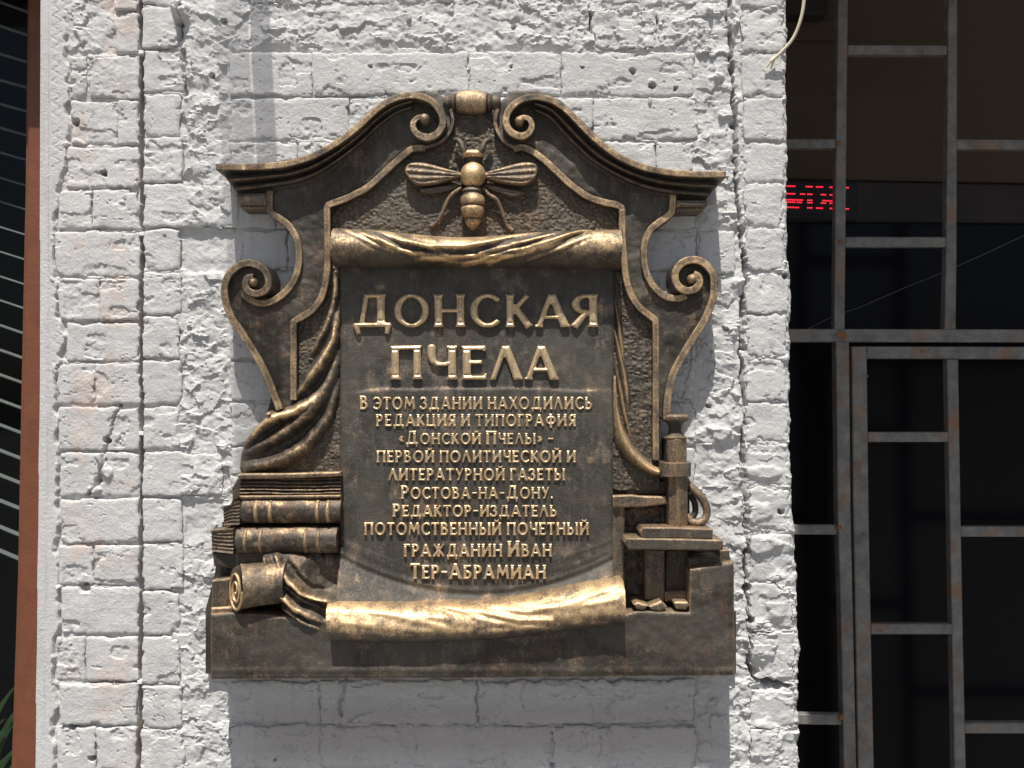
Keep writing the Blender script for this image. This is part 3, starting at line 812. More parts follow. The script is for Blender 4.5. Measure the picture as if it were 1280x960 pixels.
for i, y0 in enumerate(ys0):
    sl = float(np.interp(y0, [0, 100, 200, 300, 700], [.36, .27, .29, .31, .42]))
    # one slat: slightly curved strip 30 mm deep, its front edge towards the room side
    xsn = np.linspace(-260, 52, 6)
    Xg = np.repeat(xsn[None], 5, 0); t = np.linspace(0, 1, 5)[:, None]
    Yg = y0 + sl * Xg + 1.6 * (1 - (2 * t - 1) ** 2) * -1 + 0 * Xg
    Hg = -118 - 13 * t + 0 * Xg
    V = np.stack([Xg.ravel(), Yg.ravel(), Hg.ravel()], 1); idx = np.arange(30).reshape(5, 6)
    f = np.stack([idx[:-1, :-1], idx[1:, :-1], idx[1:, 1:], idx[:-1, 1:]], -1).reshape(-1, 4)
    V2 = V.copy(); V2[:, 1] += 0.6 + (0.6 if i > 13 else 0)
    f = np.concatenate([f, f[:, ::-1] + 30, np.stack([np.arange(5), np.arange(1, 6), np.arange(31, 36), np.arange(30, 35)], -1)])
    mesh_world("slat", px2w(np.concatenate([V, V2]), -118), f, SLATM, blind, None, 40)
wbox("window_room_wall", (-2.6, 0.9, GROUND_Z), (float(xl), 0.92, 1.6), DARKROOM).update_tag()
props(bpy.data.objects["window_room_wall"], kind='structure')
o = wbox("window_room_ceiling", (-2.6, 0.102, float(zl) + 0.35), (float(xl), 0.9, float(zl) + 0.37), DARKROOM); props(o, kind="structure")
o = wbox("window_room_side", (float(xl) - 0.0, 0.442, GROUND_Z), (float(xl) + 0.02, 0.9, 1.6), DARKROOM); props(o, kind='structure')
# a few long leaves standing behind the glass
plant = empty("potted_plant", (float(W(-10, 900, -150)[0]), 150 * S, -0.8), "green plant with long thin leaves behind the lower left window glass", "plant")
for i in range(16):
    q = random.Random(i); x0 = q.uniform(-60, 20); y0 = q.uniform(960, 1040); a = q.uniform(-1.0, 1.0); Lf = q.uniform(90, 230)
    P = [(x0 + a * Lf * t + 12 * t * t * (1 if a > 0 else -1), y0 - Lf * t * (1.1 - 0.35 * t), -150 + 12 * math.sin(i) * t, 0.4 + 3.2 * math.sin(math.pi * min(1, t * 0.95 + 0.05))) for t in np.linspace(0, 1, 9)]
    tube("leaf", P, LEAF, plant, 6, flat=0.2)

# ================================================================== DOORWAY ON THE RIGHT
GD = -240.0
def bar(name, P, parent, d1=GD, th=14, mat=STEEL):
    return prism(name, P, d1 - th, d1, mat, parent, bev=1.1)
gr = empty("metal_grille", (float(W(1150, 480, GD)[0]), -GD * S, GROUND_Z), "fixed rusty grey steel grille around and above the barred door leaf", "grille")
bar("upright", [(1047.5, -60), (1048, 0), (1044.5, 250), (1043, 412), (1056, 412), (1057.5, 250), (1060, 0), (1060.5, -60)], gr)
bar("upright", [(1186, -60), (1186, 0), (1183, 320), (1181, 412), (1195, 412), (1196, 320), (1197, 0), (1197, -60)], gr)
bar("upright", [(1045, 427), (1047.5, 640), (1052, 800), (1055, 960), (1057, 1100), (1073, 1100), (1070.5, 960), (1067, 800), (1063.5, 640), (1061.5, 427)], gr, GD + 3, 18)
bar("rail", [(900, 411), (900, 427), (1500, 428), (1500, 412)], gr, GD + 2, 18)
for x0, x1, y0, y1, s in [(1059.8, 1184, 56, 67.5, .5), (930, 1045.8, 173.5, 185, 0), (1196, 1500, 174, 186, .8), (1056.8, 1183, 296, 308.5, 0), (930, 1048.5, 656, 668, .5), (930, 1052.5, 892, 905, 1.5)]:
    bar("crossbar", [(x0, y0), (x0, y1), (x1, y1 + s), (x1, y0 + s)], gr, GD - 1.5, 12)
for (x, y, r) in [(1053, 419, 7), (1050, 660, 4), (1053, 898, 4.5), (1049, 178, 3.5), (1052, 302, 3)]:
    P = [(x + r * math.cos(a) * random.uniform(.8, 1.2), y + r * .8 * math.sin(a) * random.uniform(.8, 1.2)) for a in np.linspace(0, 2 * math.pi, 9)[:-1]]
    prism("weld", P, GD - 4, GD + 4.0, RUST, gr, 1.5)
dr = empty("grille_door", (float(W(1200, 700, GD)[0]), -GD * S, GROUND_Z), "grey steel barred door leaf hung below the crossrail, closed", "door")
bar("stile", [(1065, 433), (1067, 640), (1070, 800), (1073, 960), (1075, 1100), (1095, 1100), (1092.5, 960), (1089, 800), (1086, 640), (1083.5, 433)], dr, GD - 2, 22)
bar("top_rail", [(1083.8, 433), (1083.8, 448), (1500, 449), (1500, 434)], dr, GD - 2, 20)
bar("upright", [(1184, 449), (1187.5, 640), (1190.5, 800), (1193.5, 960), (1195, 1100), (1209, 1100), (1207.5, 960), (1204, 800), (1201, 640), (1198, 449)], dr, GD - 3)
for x0, x1, y0, y1 in [(1084.8, 1186.4, 540, 552.5), (1089, 1191, 780, 793)]:
    bar("crossbar", [(x0, y0), (x0, y1), (x1, y1), (x1, y0)], dr, GD - 4.5, 12)
for x0, x1, y0, y1 in [(1201.5, 1500, 658, 671), (1206, 1500, 904, 917)]:
    bar("crossbar", [(x0, y0), (x0, y1), (x1, y1 + .6), (x1, y0 + .6)], dr, GD - 4.5, 12)
for (x, y) in [(1156, 439), (1081, 669), (1164, 438), (1060, 934), (1085, 470)]:
    lathe("rivet", [(x - 1.8, 1.2), (x - 1, 1.9), (x + 1, 1.9), (x + 1.8, 1.2)], 'h', y, GD - 2, STEEL, dr, seg=8)
# what stands behind the grille
BD = -330.0
o = prism("soffit_panel", [(900, -200), (900, 222), (1700, 236), (1700, -200)], BD - 20, BD, SOFFIT, None, 1.0); props(o, kind='structure')
o = prism("trim_beam", [(900, 224), (900, 276), (1700, 280), (1700, 238)], BD - 10, BD + 6, BAND, None, 1.5); props(o, kind='structure')
dg = empty("door_glass", (float(W(1200, 700, BD)[0]), -BD * S, GROUND_Z), "black glazed shopfront behind the grille", "shopfront")
prism("pane", [(900, 277), (900, 1500), (1700, 1500), (1700, 281)], BD - 10, BD - 4, BLACKGLASS, dg, 0.5)
prism("sill_box", [(960, -20), (960, 17), (1030, 18), (1036, 14), (1038, -20)], BD, BD + 40, BAND, dg, 3)
prism("bracket", [(960, 26), (960, 49), (1048, 50), (1048, 25)], BD, BD + 10, SOFFIT, dg, 1)
led = empty("led_sign", (float(W(1020, 270, BD)[0]), -BD * S, float(W(1020, 275, BD)[1])), "black running text display lit with red dots behind the grille", "display")
prism("housing", [(930, 224), (930, 272), (1072, 276), (1072, 229)], BD + 2, BD + 14, CASE, led, 1.5)
segs = [(232.0, [(976, 993), (1007, 1016), (1020, 1028), (1037, 1044), (1057, 1061)]), (241.5, [(976, 993), (1000, 1007), (1009, 1016), (1026, 1033), (1037, 1044)]),
        (249, [(976, 993), (995, 1003), (1009, 1016), (1028, 1043)]), (252, [(976, 993), (996, 1003), (1009, 1016), (1026, 1033), (1037, 1043)]), (258.5, [(976, 998), (1009, 1016), (1020, 1028), (1037, 1044), (1057, 1061)])]
V = []; F_ = []
for yb_, ss in segs:
    for a, b_ in ss:
        x = a
        while x < b_ - 0.5:
            y = yb_ + (x - 986) * 0.028
            n = len(V)
            for dx, dy in ((0, 0), (0, 1.5), (1.35, 1.5), (1.35, 0)): V.append((x + dx, y + dy, BD + 15.5))
            for dx, dy in ((0, 0), (0, 1.5), (1.35, 1.5), (1.35, 0)): V.append((x + dx, y + dy, BD + 13.5))
            F_.append([n, n + 1, n + 2, n + 3])
            for i in range(4): F_.append([n + i, n + 4 + i, n + 4 + (i + 1) % 4, n + (i + 1) % 4])
            x += 2.35
o = fixn(mesh_world("led_dots", px2w(np.array(V), BD + 14), F_, LED, led, flat=True)); props(o, kind='stuff')
# thin wires strung behind the bars
wr = tube("wire", [(1008, 412, BD + 20, .5), (1040, 396, BD + 20, .5), (1075, 384, BD + 20, .5), (1130, 360, BD + 20, .5), (1180, 340, BD + 20, .5), (1225, 320, BD + 20, .5), (1300, 285, BD + 20, .5)], simple("dusty_wire", (0.10, 0.10, 0.10), .6), None, 6)
props(wr, "thin grey wire running up to the right behind the grille", "wire")
# unseen canopy added above the picture to keep the doorway in the shade
_, zc = W(1200, -330, 0)
o = wbox("shade_canopy", (float(W(1012, 0, 0)[0]), -0.62, float(zc)), (3.2, 0.0, float(zc) + 0.06), SOFFIT); props(o, "added unseen flat canopy shading the grille doorway", "canopy")
for nm, a, b_ in [("room_back_wall", (0.4, 1.5, GROUND_Z), (3.2, 1.52, 1.8)), ("room_side_wall", (3.2, 0.0, GROUND_Z), (3.22, 1.52, 1.8))]:
    o = wbox(nm, a, b_, DARKROOM); props(o, kind='structure')

# two added unseen strips above the picture, casting the shadow bands on the left
strip_root = empty("shadow_strips", (float(W(310, -200, 0)[0]), 0.0, float(W(310, -200, 0)[1])), "added frosted strips above the plaque that cast shadow bands on the wall", "bracket")
def shadow_strip(x0, x1, yz, length, mt):
    (a, z) = W(x0, yz, 0); (b_, _) = W(x1, yz, 0)
    wbox("shadow_strip", (float(a), -length, float(z)), (float(b_), 0.0, float(z) + 0.06), mt, strip_root)
shadow_strip(262, 301, -110, 0.40, FROST_A)
shadow_strip(306, 329, -110, 0.40, FROST_B)

# cream cable coming out of the wall corner
cab = empty("cable", (float(W(965, 85, 4)[0]), -0.005, float(W(965, 85, 4)[1])), "cream electric cable with stripped ends hanging at the wall corner", "cable")
P = catmull([(1004, -40, 30, 2.1), (1003, 0, 26, 2.1), (1000, 25, 22, 2.1), (992, 47, 16, 2.0), (977, 64, 11, 2.0), (966, 73, 8, 2.0)], 6)
tube("sheath", P, CABLE, cab, 10)
tube("core", catmull([(968, 71, 8, 1.3), (963, 77, 8, 1.3), (958, 84, 6, 1.4)], 4), CABLE, cab, 8)
tube("core", catmull([(969, 71, 7, 1.2), (966, 79, 7, 1.2), (964, 86, 4, 1.1)], 4), CABLE, cab, 8)

# ================================================================== PLAQUE
pl = empty("memorial_plaque", (float(W(590, 848, 0)[0]), 0.0, float(W(590, 848, 0)[1])), "large bronze relief plaque with bee, scrolls and gold lettering on the white wall", "plaque")
BODY = 30.0; RIM = 35.0; CORN = 54.0; FIELD = 24.0; TAB = 30.0; BASE = 56.0

# --- backing plate (rough slab behind everything)
backP = [(404, 262), (438, 240), (475, 215), (512, 184), (545, 170), (560, 140), (569, 118), (610, 118), (620, 140), (634, 170), (670, 186), (705, 215), (742, 240), (780, 262),
         (782, 340), (800, 385), (822, 405), (822, 590), (862, 598), (862, 690), (905, 692), (905, 762), (920, 764), (920, 842), (257, 842), (257, 762), (268, 720), (278, 655), (302, 598), (335, 512), (364, 405), (398, 380), (406, 340)]
relief("backing_plate", lambda X, Y: polysdf(X, Y, backP), lambda X, Y, D: 9 + 0 * X, (250, 112, 926, 848), 8, BRONZE, pl, base=-6, dref=9)

# --- hammered field
def hammer(X, Y, D):
    a, e = facet(X / 6.2 + .5 * vn(X / 9, Y / 9, 3), Y / 5.2, 801, 0.2)
    a2, e2 = facet(X / 3.6, Y / 3.2, 805, 0.2)
    h = FIELD + 1.0 * sstep(0, .6, e) + 0.5 * sstep(0, .5, e2) + .8 * fbm(X / 12, Y / 9, 802, 3) + .5 * fbm(X / 3.5, Y / 3, 807, 2)
    return h, 0.14 + 0.18 * sstep(0.15, .6, e)
def field(P, bbox, f=hammer, st=1.5):
    relief("hammered_field", lambda X, Y: polysdf(X, Y, P), f, bbox, st, BRONZE_ROUGH, pl, base=5, dref=FIELD)
field([(406, 262), (438, 243), (475, 218), (512, 184), (548, 172), (564, 150), (566, 128), (614, 128), (616, 150), (634, 172), (670, 186), (705, 218), (742, 243), (777, 262), (778, 302), (406, 302)], (400, 124, 784, 306))
field([(408, 300), (428, 300), (428, 612), (300, 612), (330, 540), (362, 480), (362, 402), (400, 380), (408, 345)], (296, 298, 430, 614))
field([(764, 300), (779, 300), (782, 345), (800, 388), (822, 405), (824, 612), (764, 612)], (762, 298, 826, 614))
field([(762, 609), (864, 609), (864, 768), (762, 768)], (760, 606, 866, 770), lambda X, Y, D: (15 + 2.5 * fbm(X / 10, Y / 8, 803, 3) + 1.5 * fbm(X / 4, Y / 3, 806, 2), 0.2 + 0 * X), 2.0)

# --- cornices (ruled mouldings with end caps)
topL = catmull([(272, 206), (293, 206), (313, 206), (333, 205), (353, 203), (387, 193.6), (419, 176), (446, 155), (472, 131), (494, 119), (515, 114.5)], 6)
botL = catmull([(296, 244), (312, 242), (325, 240), (340, 237), (371, 231), (393, 223), (419, 206), (446, 185), (472, 161), (494, 143.5), (513, 136)], 6)
topR = catmull([(906, 215.5), (886, 215.5), (867, 215), (850, 214.3), (835, 212.7), (806, 207), (776, 195), (755, 181.6), (739, 167), (723, 150), (707, 132.5), (689, 120.5), (669, 116)], 6)
botR = catmull([(884, 250), (870, 249), (858, 248), (847, 246.7), (835, 245), (811, 240), (792, 233), (766, 220), (739, 203.5), (718, 185), (699, 166), (686, 149.5), (668, 140)], 6)
PROF = [(0, 50), (.06, 53), (.17, 53), (.20, 48), (.21, 44), (.30, 40), (.41, 40), (.43, 46.5), (.48, 48), (.53, 46.5), (.54, 38), (.60, 35), (.68, 35), (.70, 41), (.75, 42), (.80, 40.5), (.81, 33), (.90, 31), (1, BODY - 3)]
PW = [.3, .5, .5, .2, .02, .0, .05, .45, .5, .35, .0, .0, .05, .42, .45, .3, .0, .0, .1]
for A, B in ((topL, botL), (topR, botR)):
    n = 70; A = resample(A, n); B = resample(B, n)
    X = np.stack([A[:, 0] * (1 - t) + B[:, 0] * t for t, _ in PROF], 1); Y = np.stack([A[:, 1] * (1 - t) + B[:, 1] * t for t, _ in PROF], 1)
    H = np.stack([np.full(n, h) for _, h in PROF], 1) + .3 * fbm(X / 14, Y / 14, 21, 3)
    fade = sstep(0.25, .9, np.linspace(0, 1, n))[:, None] * 0.22
    H = H * (1 - fade) + BODY * fade
    wv = np.repeat(np.array(PW)[None] * .8, n, 0)
    gridmesh("cornice", X, Y, H, BRONZE, pl, base=0, dref=48, wear=wv, sharp=35)
for P, P2 in (([(294.5, 243), (296, 249), (296, 255), (331, 255.5), (331, 241)], [(300, 243), (300, 259.5), (331, 259.8), (331, 250)]),
              ([(847, 250), (847, 258), (884, 257.5), (885, 250)], [(847, 252), (847, 262.8), (879, 262), (880, 252)])):
    prism("corbel", P, 0, 43, BRONZE, pl, 1.5, .2, .55)
    prism("corbel", P2, 0, 38, BRONZE, pl, 1.5, .2, .5)

# --- scroll rims of the pediment
HPR = np.interp(np.linspace(0, 1, 20 * 7 + 1), [0, .3, .6, 1], [CORN + 2, CORN, 46, 44])
HPR2 = np.interp(np.linspace(0, 1, 22 * 7 + 1), [0, .3, .6, 1], [CORN + 2, CORN, 46, 44])
def wband(P, w0, w1, wm=None):
    C = catmull(P, 7); n = len(C); t = np.linspace(0, 1, n)
    w = np.interp(t, [0, .5, .75, 1], [w0, w0 * 1.05, wm or (w0 + w1) / 2, w1])
    return np.c_[C, w]
band("cornice_rim", wband([(272, 210), (293, 210), (313, 210), (354, 207), (389, 197.5), (422, 179.5), (449, 158.5), (475, 134.5), (495, 123), (515, 119), (534, 122.5), (547, 133.5), (553, 147), (551, 159), (542, 168), (531, 170), (520, 165), (515.5, 156), (517.5, 148.5), (524, 144), (530, 143.5)], 8, 5.5, 9.5), BRONZE, pl, CORN + 2, 0, .58, .0, hprof=HPR)
band("cornice_rim", wband([(906, 219.3), (886, 219.3), (867, 219), (835, 216.6), (806, 211), (777.5, 199), (757, 185.5), (740, 171), (724, 154), (708, 137.5), (689, 125), (670, 120.5), (652, 123.5), (639.5, 132), (633, 143.5), (633.5, 156), (641, 165), (651.5, 168.5), (661, 164.5), (665, 155.5), (662, 147.5), (655, 144.5), (649, 145.5)], 8, 5.5, 9.5), BRONZE, pl, CORN + 2, 0, .58, .0, hprof=HPR2)
for (x, y, r) in ((530, 147.5, 7.5), (649.5, 150, 6.5), (315.5, 352.5, 6), (866.5, 348, 7)):
    hgt = 45 if y < 200 else 41
    prof = [(hgt - 30, r), (hgt - 8, r), (hgt - 3, r * .9), (hgt + .5, r * .6), (hgt + 2, r * .2)]
    V = []; sg = 16
    for h, rr in prof:
        for k in range(sg): V.append((x + rr * math.cos(2 * math.pi * k / sg), y + rr * math.sin(2 * math.pi * k / sg), h))
    F_ = [[i * sg + k, i * sg + (k + 1) % sg, (i + 1) * sg + (k + 1) % sg, (i + 1) * sg + k] for i in range(4) for k in range(sg)] + [[4 * sg + k for k in range(sg)]]
    fixn(mesh_world("scroll_eye", px2w(np.array(V), hgt), F_, BRONZE, pl, np.full(len(V), .6), 50))

# --- bracket bodies
LB = [(337, 238), (337, 262), (350, 274), (364, 287), (372, 302), (375.5, 320), (373.5, 340), (369, 352), (360, 363), (350, 371), (337, 377), (331, 370), (335.5, 355), (333, 340), (319, 330), (303, 330), (289, 339), (280.5, 355), (280.5, 374), (287, 395), (300.5, 413.6), (313.7, 435), (329.7, 464), (341.6, 496), (347, 512), (368, 512), (368, 403), (377.5, 397), (391, 388), (401, 376), (408, 356), (409, 258), (433, 245), (456, 232), (472, 220), (486, 206), (499, 194), (512, 184), (530, 184), (549, 177), (562, 164), (567.5, 151), (563, 130), (548, 115), (530, 112), (500, 118), (476, 131), (446, 158), (419, 180), (387, 197), (350, 208)]
RB = [(841, 240), (841, 264), (827, 275), (814, 286.5), (807, 300), (805, 318), (807, 340), (815, 355), (826, 367), (841, 374), (851, 372), (846, 360), (845, 342), (853, 330), (869, 326), (885, 334), (893, 347), (893, 368), (885, 392), (869, 419), (853, 445), (841, 469), (836, 493), (834, 524), (818, 524), (818, 404), (800, 388), (788, 373), (782, 350), (777, 300), (776, 258), (755, 251), (734, 243), (713, 228), (694, 209.5), (675, 192), (660, 184), (646, 185), (630, 178), (620, 166), (616.5, 153), (622, 130), (640, 113), (670, 112), (700, 124), (724, 146), (745, 168), (777, 196), (806, 208), (835, 215)]
def body_h(X, Y, D):
    return BODY + 1.6 * fbm(X / 30, Y / 30, 811, 3) + .5 * fbm(X / 6, Y / 6, 812, 3) - 1.5 * np.exp(D / 1.2), 0.06 + 0.16 * sstep(0.1, .7, fbm(X / 16, Y / 40, 813, 3))
for P, bb in ((LB, (270, 105, 575, 518)), (RB, (608, 105, 900, 530))):
    Pq = np.array(P)
    relief("bracket_body", lambda X, Y: polysdf(X, Y, Pq), body_h, bb, 2.0, BRONZE, pl, base=0, dref=BODY)

# --- raised rims
def rim(P, w, h=RIM, base=BODY - 6, wear=.56, n=6, name="rim", groove=.5):
    C = catmull(P, n); band(name, np.c_[C, np.full(len(C), w)], BRONZE, pl, h, base, wear, groove)
rim([(336.7, 238), (336.7, 250), (337, 262), (342, 268), (350, 273.5), (358, 279.5), (364, 286.5), (371, 300), (373.5, 318), (371.5, 338), (366, 352), (357, 364), (345, 373.5), (333, 378.5), (322, 378.5), (311, 373.5), (303, 366)], 8.8, base=0)
rim([(349, 512), (346, 503), (341.6, 492), (337, 479), (329, 461), (320, 445), (312, 432), (300, 413), (291, 400), (284.5, 386), (280.5, 371), (280.5, 356), (286, 342.5), (296, 333), (309, 328.5), (322, 331.5), (331.5, 339), (335.5, 352), (331, 362.5), (320, 367), (310, 363.5), (306, 355), (309, 347.5), (316, 346.5)], 9, h=RIM + 6, base=0, wear=.6)
rim([(531, 184.5), (520, 185), (512, 187.5), (499, 198), (486, 209.5), (472.5, 222.5), (456.5, 235.5), (433, 247.5), (414, 254.5), (409, 258), (408.5, 266), (409, 290), (409, 315), (408.5, 336), (406, 356), (400, 374), (390, 387), (378, 395.5), (368.5, 401), (366.5, 407), (366.5, 440), (366.5, 475), (366.5, 500)], 8.5)
rim([(841.3, 243), (841.3, 255), (840, 264), (835, 269.5), (827, 275.5), (819, 281.5), (813, 287.5), (807, 300), (805, 318), (807, 336), (813, 351.5), (823, 364), (835, 371.5), (849, 373), (858, 369)], 8.8, base=0)
rim([(834, 524), (834, 510), (835.7, 493), (841, 469), (853, 445.5), (861, 432), (869, 419), (878, 405), (885, 391), (891.5, 374), (893, 358), (892, 344), (885, 332.6), (875, 326), (864, 324.6), (853, 328.6), (845.5, 338), (844.5, 350), (850, 359), (859, 363.5), (869, 361), (874.5, 354), (873, 346), (867, 342.5)], 9.5, h=RIM + 6, base=0, wear=.66)
rim([(642, 186), (652, 184), (662, 187), (675.6, 196), (694, 212), (713, 230), (734, 245), (755, 252.5), (770, 255.5), (776.5, 259), (778, 266), (778, 290), (780, 320), (783, 348), (789, 368), (800, 384.5), (811, 393.5), (818.5, 399.5), (820, 407), (820, 450), (820, 510), (820, 575)], 8.5, wear=.58)
# thin back collars round the top volutes
rim([(528, 185), (549, 178), (561, 166), (566, 151), (563, 136)], 4, h=BODY + 6, base=0, wear=.4)
rim([(657, 187), (636, 181), (624, 168), (619, 152), (622, 136)], 4.5, h=BODY + 6, base=0, wear=.5)

# --- baluster between the scrolls and the stem below it
lathe("keystone_baluster", [(553, 5), (556, 8), (560, 9.5), (563, 7.5), (565, 10.5), (567, 12), (569, 10), (570.5, 12.8), (574, 13.6), (582, 14.6), (589, 15), (597, 14.6), (604, 13.6), (607.5, 12.8), (609, 10), (611, 12), (613, 10.5), (615, 8), (618, 9.5), (623, 8), (626, 5)],
      'h', 126, 28, BRONZE, pl, .8, 32, wears=[.2, .3, .35, .1, .4, .45, .1, .45, .6, .62, .62, .62, .6, .45, .1, .45, .4, .1, .35, .3, .2])
prism("stem_block", [(573, 143), (575, 172), (612, 172), (616, 143)], 8, 22, BRONZE_ROUGH, pl, 2, .1, .3)
prism("stem_block", [(576, 155), (566, 168), (613, 168), (606, 155)], 8, 25, BRONZE_ROUGH, pl, 2, .15, .35)

# --- the bee
bee = link("bee", bpy.data.meshes.new("bee"), pl, (float(W(591, 240, 30)[0]), -FIELD * S, float(W(591, 285, 30)[1])))
bpy.data.objects.remove(bee)
def ball(name, cx, cy, r, dc, parent, wear, fl=1.0, ry=None):
    ry = ry or r
    pr = [(cy - ry * math.cos(a), r * math.sin(a)) for a in np.linspace(0.05, math.pi - .05, 15)]
    return lathe(name, pr, 'v', cx, dc, BRONZE_BRIGHT, parent, fl, 28, wear)
bx = lathe("bee", [(233, 8), (235, 12), (238, 13.2), (240.5, 11.5), (242, 12), (245, 14.6), (250, 15.6), (255, 15.2), (257.2, 13.4), (258.5, 14.6), (262, 15), (267, 13.8), (271.5, 11.6), (273, 9.6), (274.5, 10.2), (278, 9), (283, 5.5), (287, 2)],
           'v', 590.5, 36, BRONZE_BRIGHT, pl, 0.95, 28, wears=[.2, .3, .3, .15, .3, .6, .65, .5, .1, .6, .65, .6, .4, .1, .6, .6, .5, .3])
ball("thorax", 591, 217.5, 16.2, 38, bx, .75, 0.95)
def lump(name, P, wear, parent=bx, n=6):
    return tube(name, catmull(P, n), BRONZE_BRIGHT, parent, 10, wear)
lathe("head", [(577, 2.5), (579, 4.5), (584, 5), (591, 5.4), (598, 5), (602, 4.5), (604, 2.5)], 'h', 190.5, 36, BRONZE_BRIGHT, bx, 1.2, 16, .65)
lathe("neck", [(192, 12), (196, 12.5), (203, 11)], 'v', 591, 30, BRONZE, bx, .8, 20, .08)
lump("antenna", [(567.5, 173.5, 32, 3.0464), (573, 175.5, 35, 3.6176), (576.5, 180, 37, 3.9984), (579, 187, 38, 4.3792), (581, 191, 38, 4.3792)], .12)
lump("antenna", [(614, 174.5, 32, 3.0464), (609, 175.5, 35, 3.6176), (605, 180, 37, 3.9984), (602.5, 187, 38, 4.3792), (600, 191, 38, 4.3792)], .12)
def wing(name, P, axis, h0, wear):
    C = catmull(P, 5, True); A = np.array(axis, float)
    def f(X, Y, D):
        e = np.maximum(-D, 0)
        t = ((X - A[0, 0]) * (A[1, 0] - A[0, 0]) + (Y - A[0, 1]) * (A[1, 1] - A[0, 1])) / ((A[1] - A[0]) ** 2).sum()
        v = (-(X - A[0, 0]) * (A[1, 1] - A[0, 1]) + (Y - A[0, 1]) * (A[1, 0] - A[0, 0])) / np.hypot(*(A[1] - A[0]))
        fan = np.cos(v * .75 / np.maximum(.35, np.minimum(1, t * 1.1 + .25)))
        h = h0 + 1.1 * np.exp(-((e - 2.0) / 1.6) ** 2) + .8 * fan * sstep(1.5, 5, e) + 2.5 * sstep(0, 7, e) * (1 - .5 * t) - 1.8 * np.exp(-e / .9)
        w = wear * (.45 + .25 * np.exp(-((e - 2.0) / 1.8) ** 2) + .35 * np.clip(fan, 0, 1) * sstep(1, 3, e))
        return h, w
    relief(name, lambda X, Y: polysdf(X, Y, C), f, (C[:, 0].min() - 2, C[:, 1].min() - 2, C[:, 0].max() + 2, C[:, 1].max() + 2), 1.0, BRONZE_BRIGHT, bx, base=h0 - 9, dref=h0)
wing("upper_wing", [(578, 216), (557, 210), (537, 204.5), (521, 202.3), (510, 205), (505.5, 213), (508, 220), (514, 227), (526, 231.5), (545, 229.5), (562, 225), (577, 221)], [(577, 219), (506, 213)], 38, .62)
wing("upper_wing", [(604, 216), (625, 209.5), (646, 203.7), (660, 202.3), (670, 205), (672.5, 212), (670, 222), (661, 229.5), (648, 231), (631, 229), (614, 225), (604, 221)], [(605, 219), (672, 213)], 38, .62)
wing("lower_wing", [(579, 231), (566, 230.5), (552, 232), (535, 234), (523.5, 236), (527.5, 241.5), (540, 242), (553, 240.5), (565, 237.5)], [(577, 232), (524, 238)], 33, .3)
wing("lower_wing", [(603, 231), (615, 231), (625, 233), (640, 236), (655.5, 239.5), (654, 243.5), (641, 246), (628, 242.5), (614, 238)], [(604, 232), (655, 242)], 33, .3)
lump("leg", [(577, 236, 35, 2.016), (566, 243, 34, 2.464), (558, 254, 32, 2.688), (553, 266, 30, 2.688), (546, 277, 28, 2.464), (538, 282, 26, 2.912)], .45)
lump("leg", [(604, 236, 35, 2.016), (611, 244, 34, 2.464), (620, 249.5, 33, 2.688), (626, 260, 31, 2.688), (630.5, 273, 29, 2.464), (635, 283, 27, 2.688), (641, 287, 25, 3.136)], .45)
sc_bee = bx

# --- top scroll
c1 = np.array([(410, 274), (440, 287), (470, 304), (500, 318), (540, 327), (580, 331), (620, 329), (655, 322), (690, 309), (710, 297), (740, 287), (780, 272)])
c2 = np.array([(400, 276), (460, 285), (482, 295), (505, 306), (540, 312), (580, 312), (612, 306), (640, 297), (690, 286), (780, 272)])
n = 190; m = 56
xs = np.linspace(416, 776, n); th = np.linspace(-0.15, math.pi + .15, m)
Xg = np.repeat(xs[:, None], m, 1)
yc = 308 + 0 * xs + np.interp(xs, [416, 776], [-.5, 2]); rr = 24.5 - 1.6 * np.exp(-((xs - 590) / 110) ** 2)
Yg = yc[:, None] - rr[:, None] * np.cos(th)[None]
sag = 9 * np.exp(-((Xg - 575) / 95) ** 2) * sstep(310, 286, Yg)
Yg = Yg + sag
Hg = 40 + (rr * 1.08)[:, None] * np.sin(th)[None]
d1 = Yg - np.interp(Xg, c1[:, 0], c1[:, 1]); d2 = Yg - np.interp(Xg, c2[:, 0], c2[:, 1])
cloth = sstep(1.5, -2.5, d1)
inx = sstep(425, 470, Xg) * sstep(770, 730, Xg)
fold = 5.0 * cloth * np.exp(np.minimum(d1, 0) / 22) * inx + 3.2 * np.exp(-((d2 + 1.5) / 3.2) ** 2) * inx
fold -= 2.4 * np.exp(-((d2 - 4.5) / 3.5) ** 2) * inx
wear = .58 + .4 * np.exp(-((d1 + 2) / 3.2) ** 2) * inx + .4 * np.exp(-((d2 + 1.5) / 2.5) ** 2) * inx - .35 * np.exp(-((d2 - 5) / 3.5) ** 2) * inx - .45 * sstep(308, 328, Yg) * (1 - inx * cloth) + .18 * fbm(Xg / 10, Yg / 8, 828, 4)
for (x0, y0, x1, y1, a) in [(560, 336, 742, 283, 2.2), (600, 318, 708, 285, 1.6), (610, 330, 724, 290, 1.4), (455, 284, 520, 322, 1.6), (470, 284, 560, 320, 1.2), (520, 326, 660, 312, 1.3), (500, 316, 640, 322, 1.2), (640, 306, 716, 286, 1.3), (430, 286, 505, 322, 1.0), (660, 326, 736, 296, 1.1)]:
    dl = linedist(Xg, Yg, [(x0, y0), ((x0 + x1) / 2, (y0 + y1) / 2 + (5 if a > 1.5 else 3)), (x1, y1)])
    fold += a * np.exp(-(dl / 2.2) ** 2) - .7 * a * np.exp(-((dl - 4) / 2) ** 2); wear += .25 * np.exp(-(dl / 2) ** 2) - .2 * np.exp(-((dl - 4) / 2) ** 2)
fold = fold * np.sin(np.clip(th, 0, math.pi))[None] ** .4
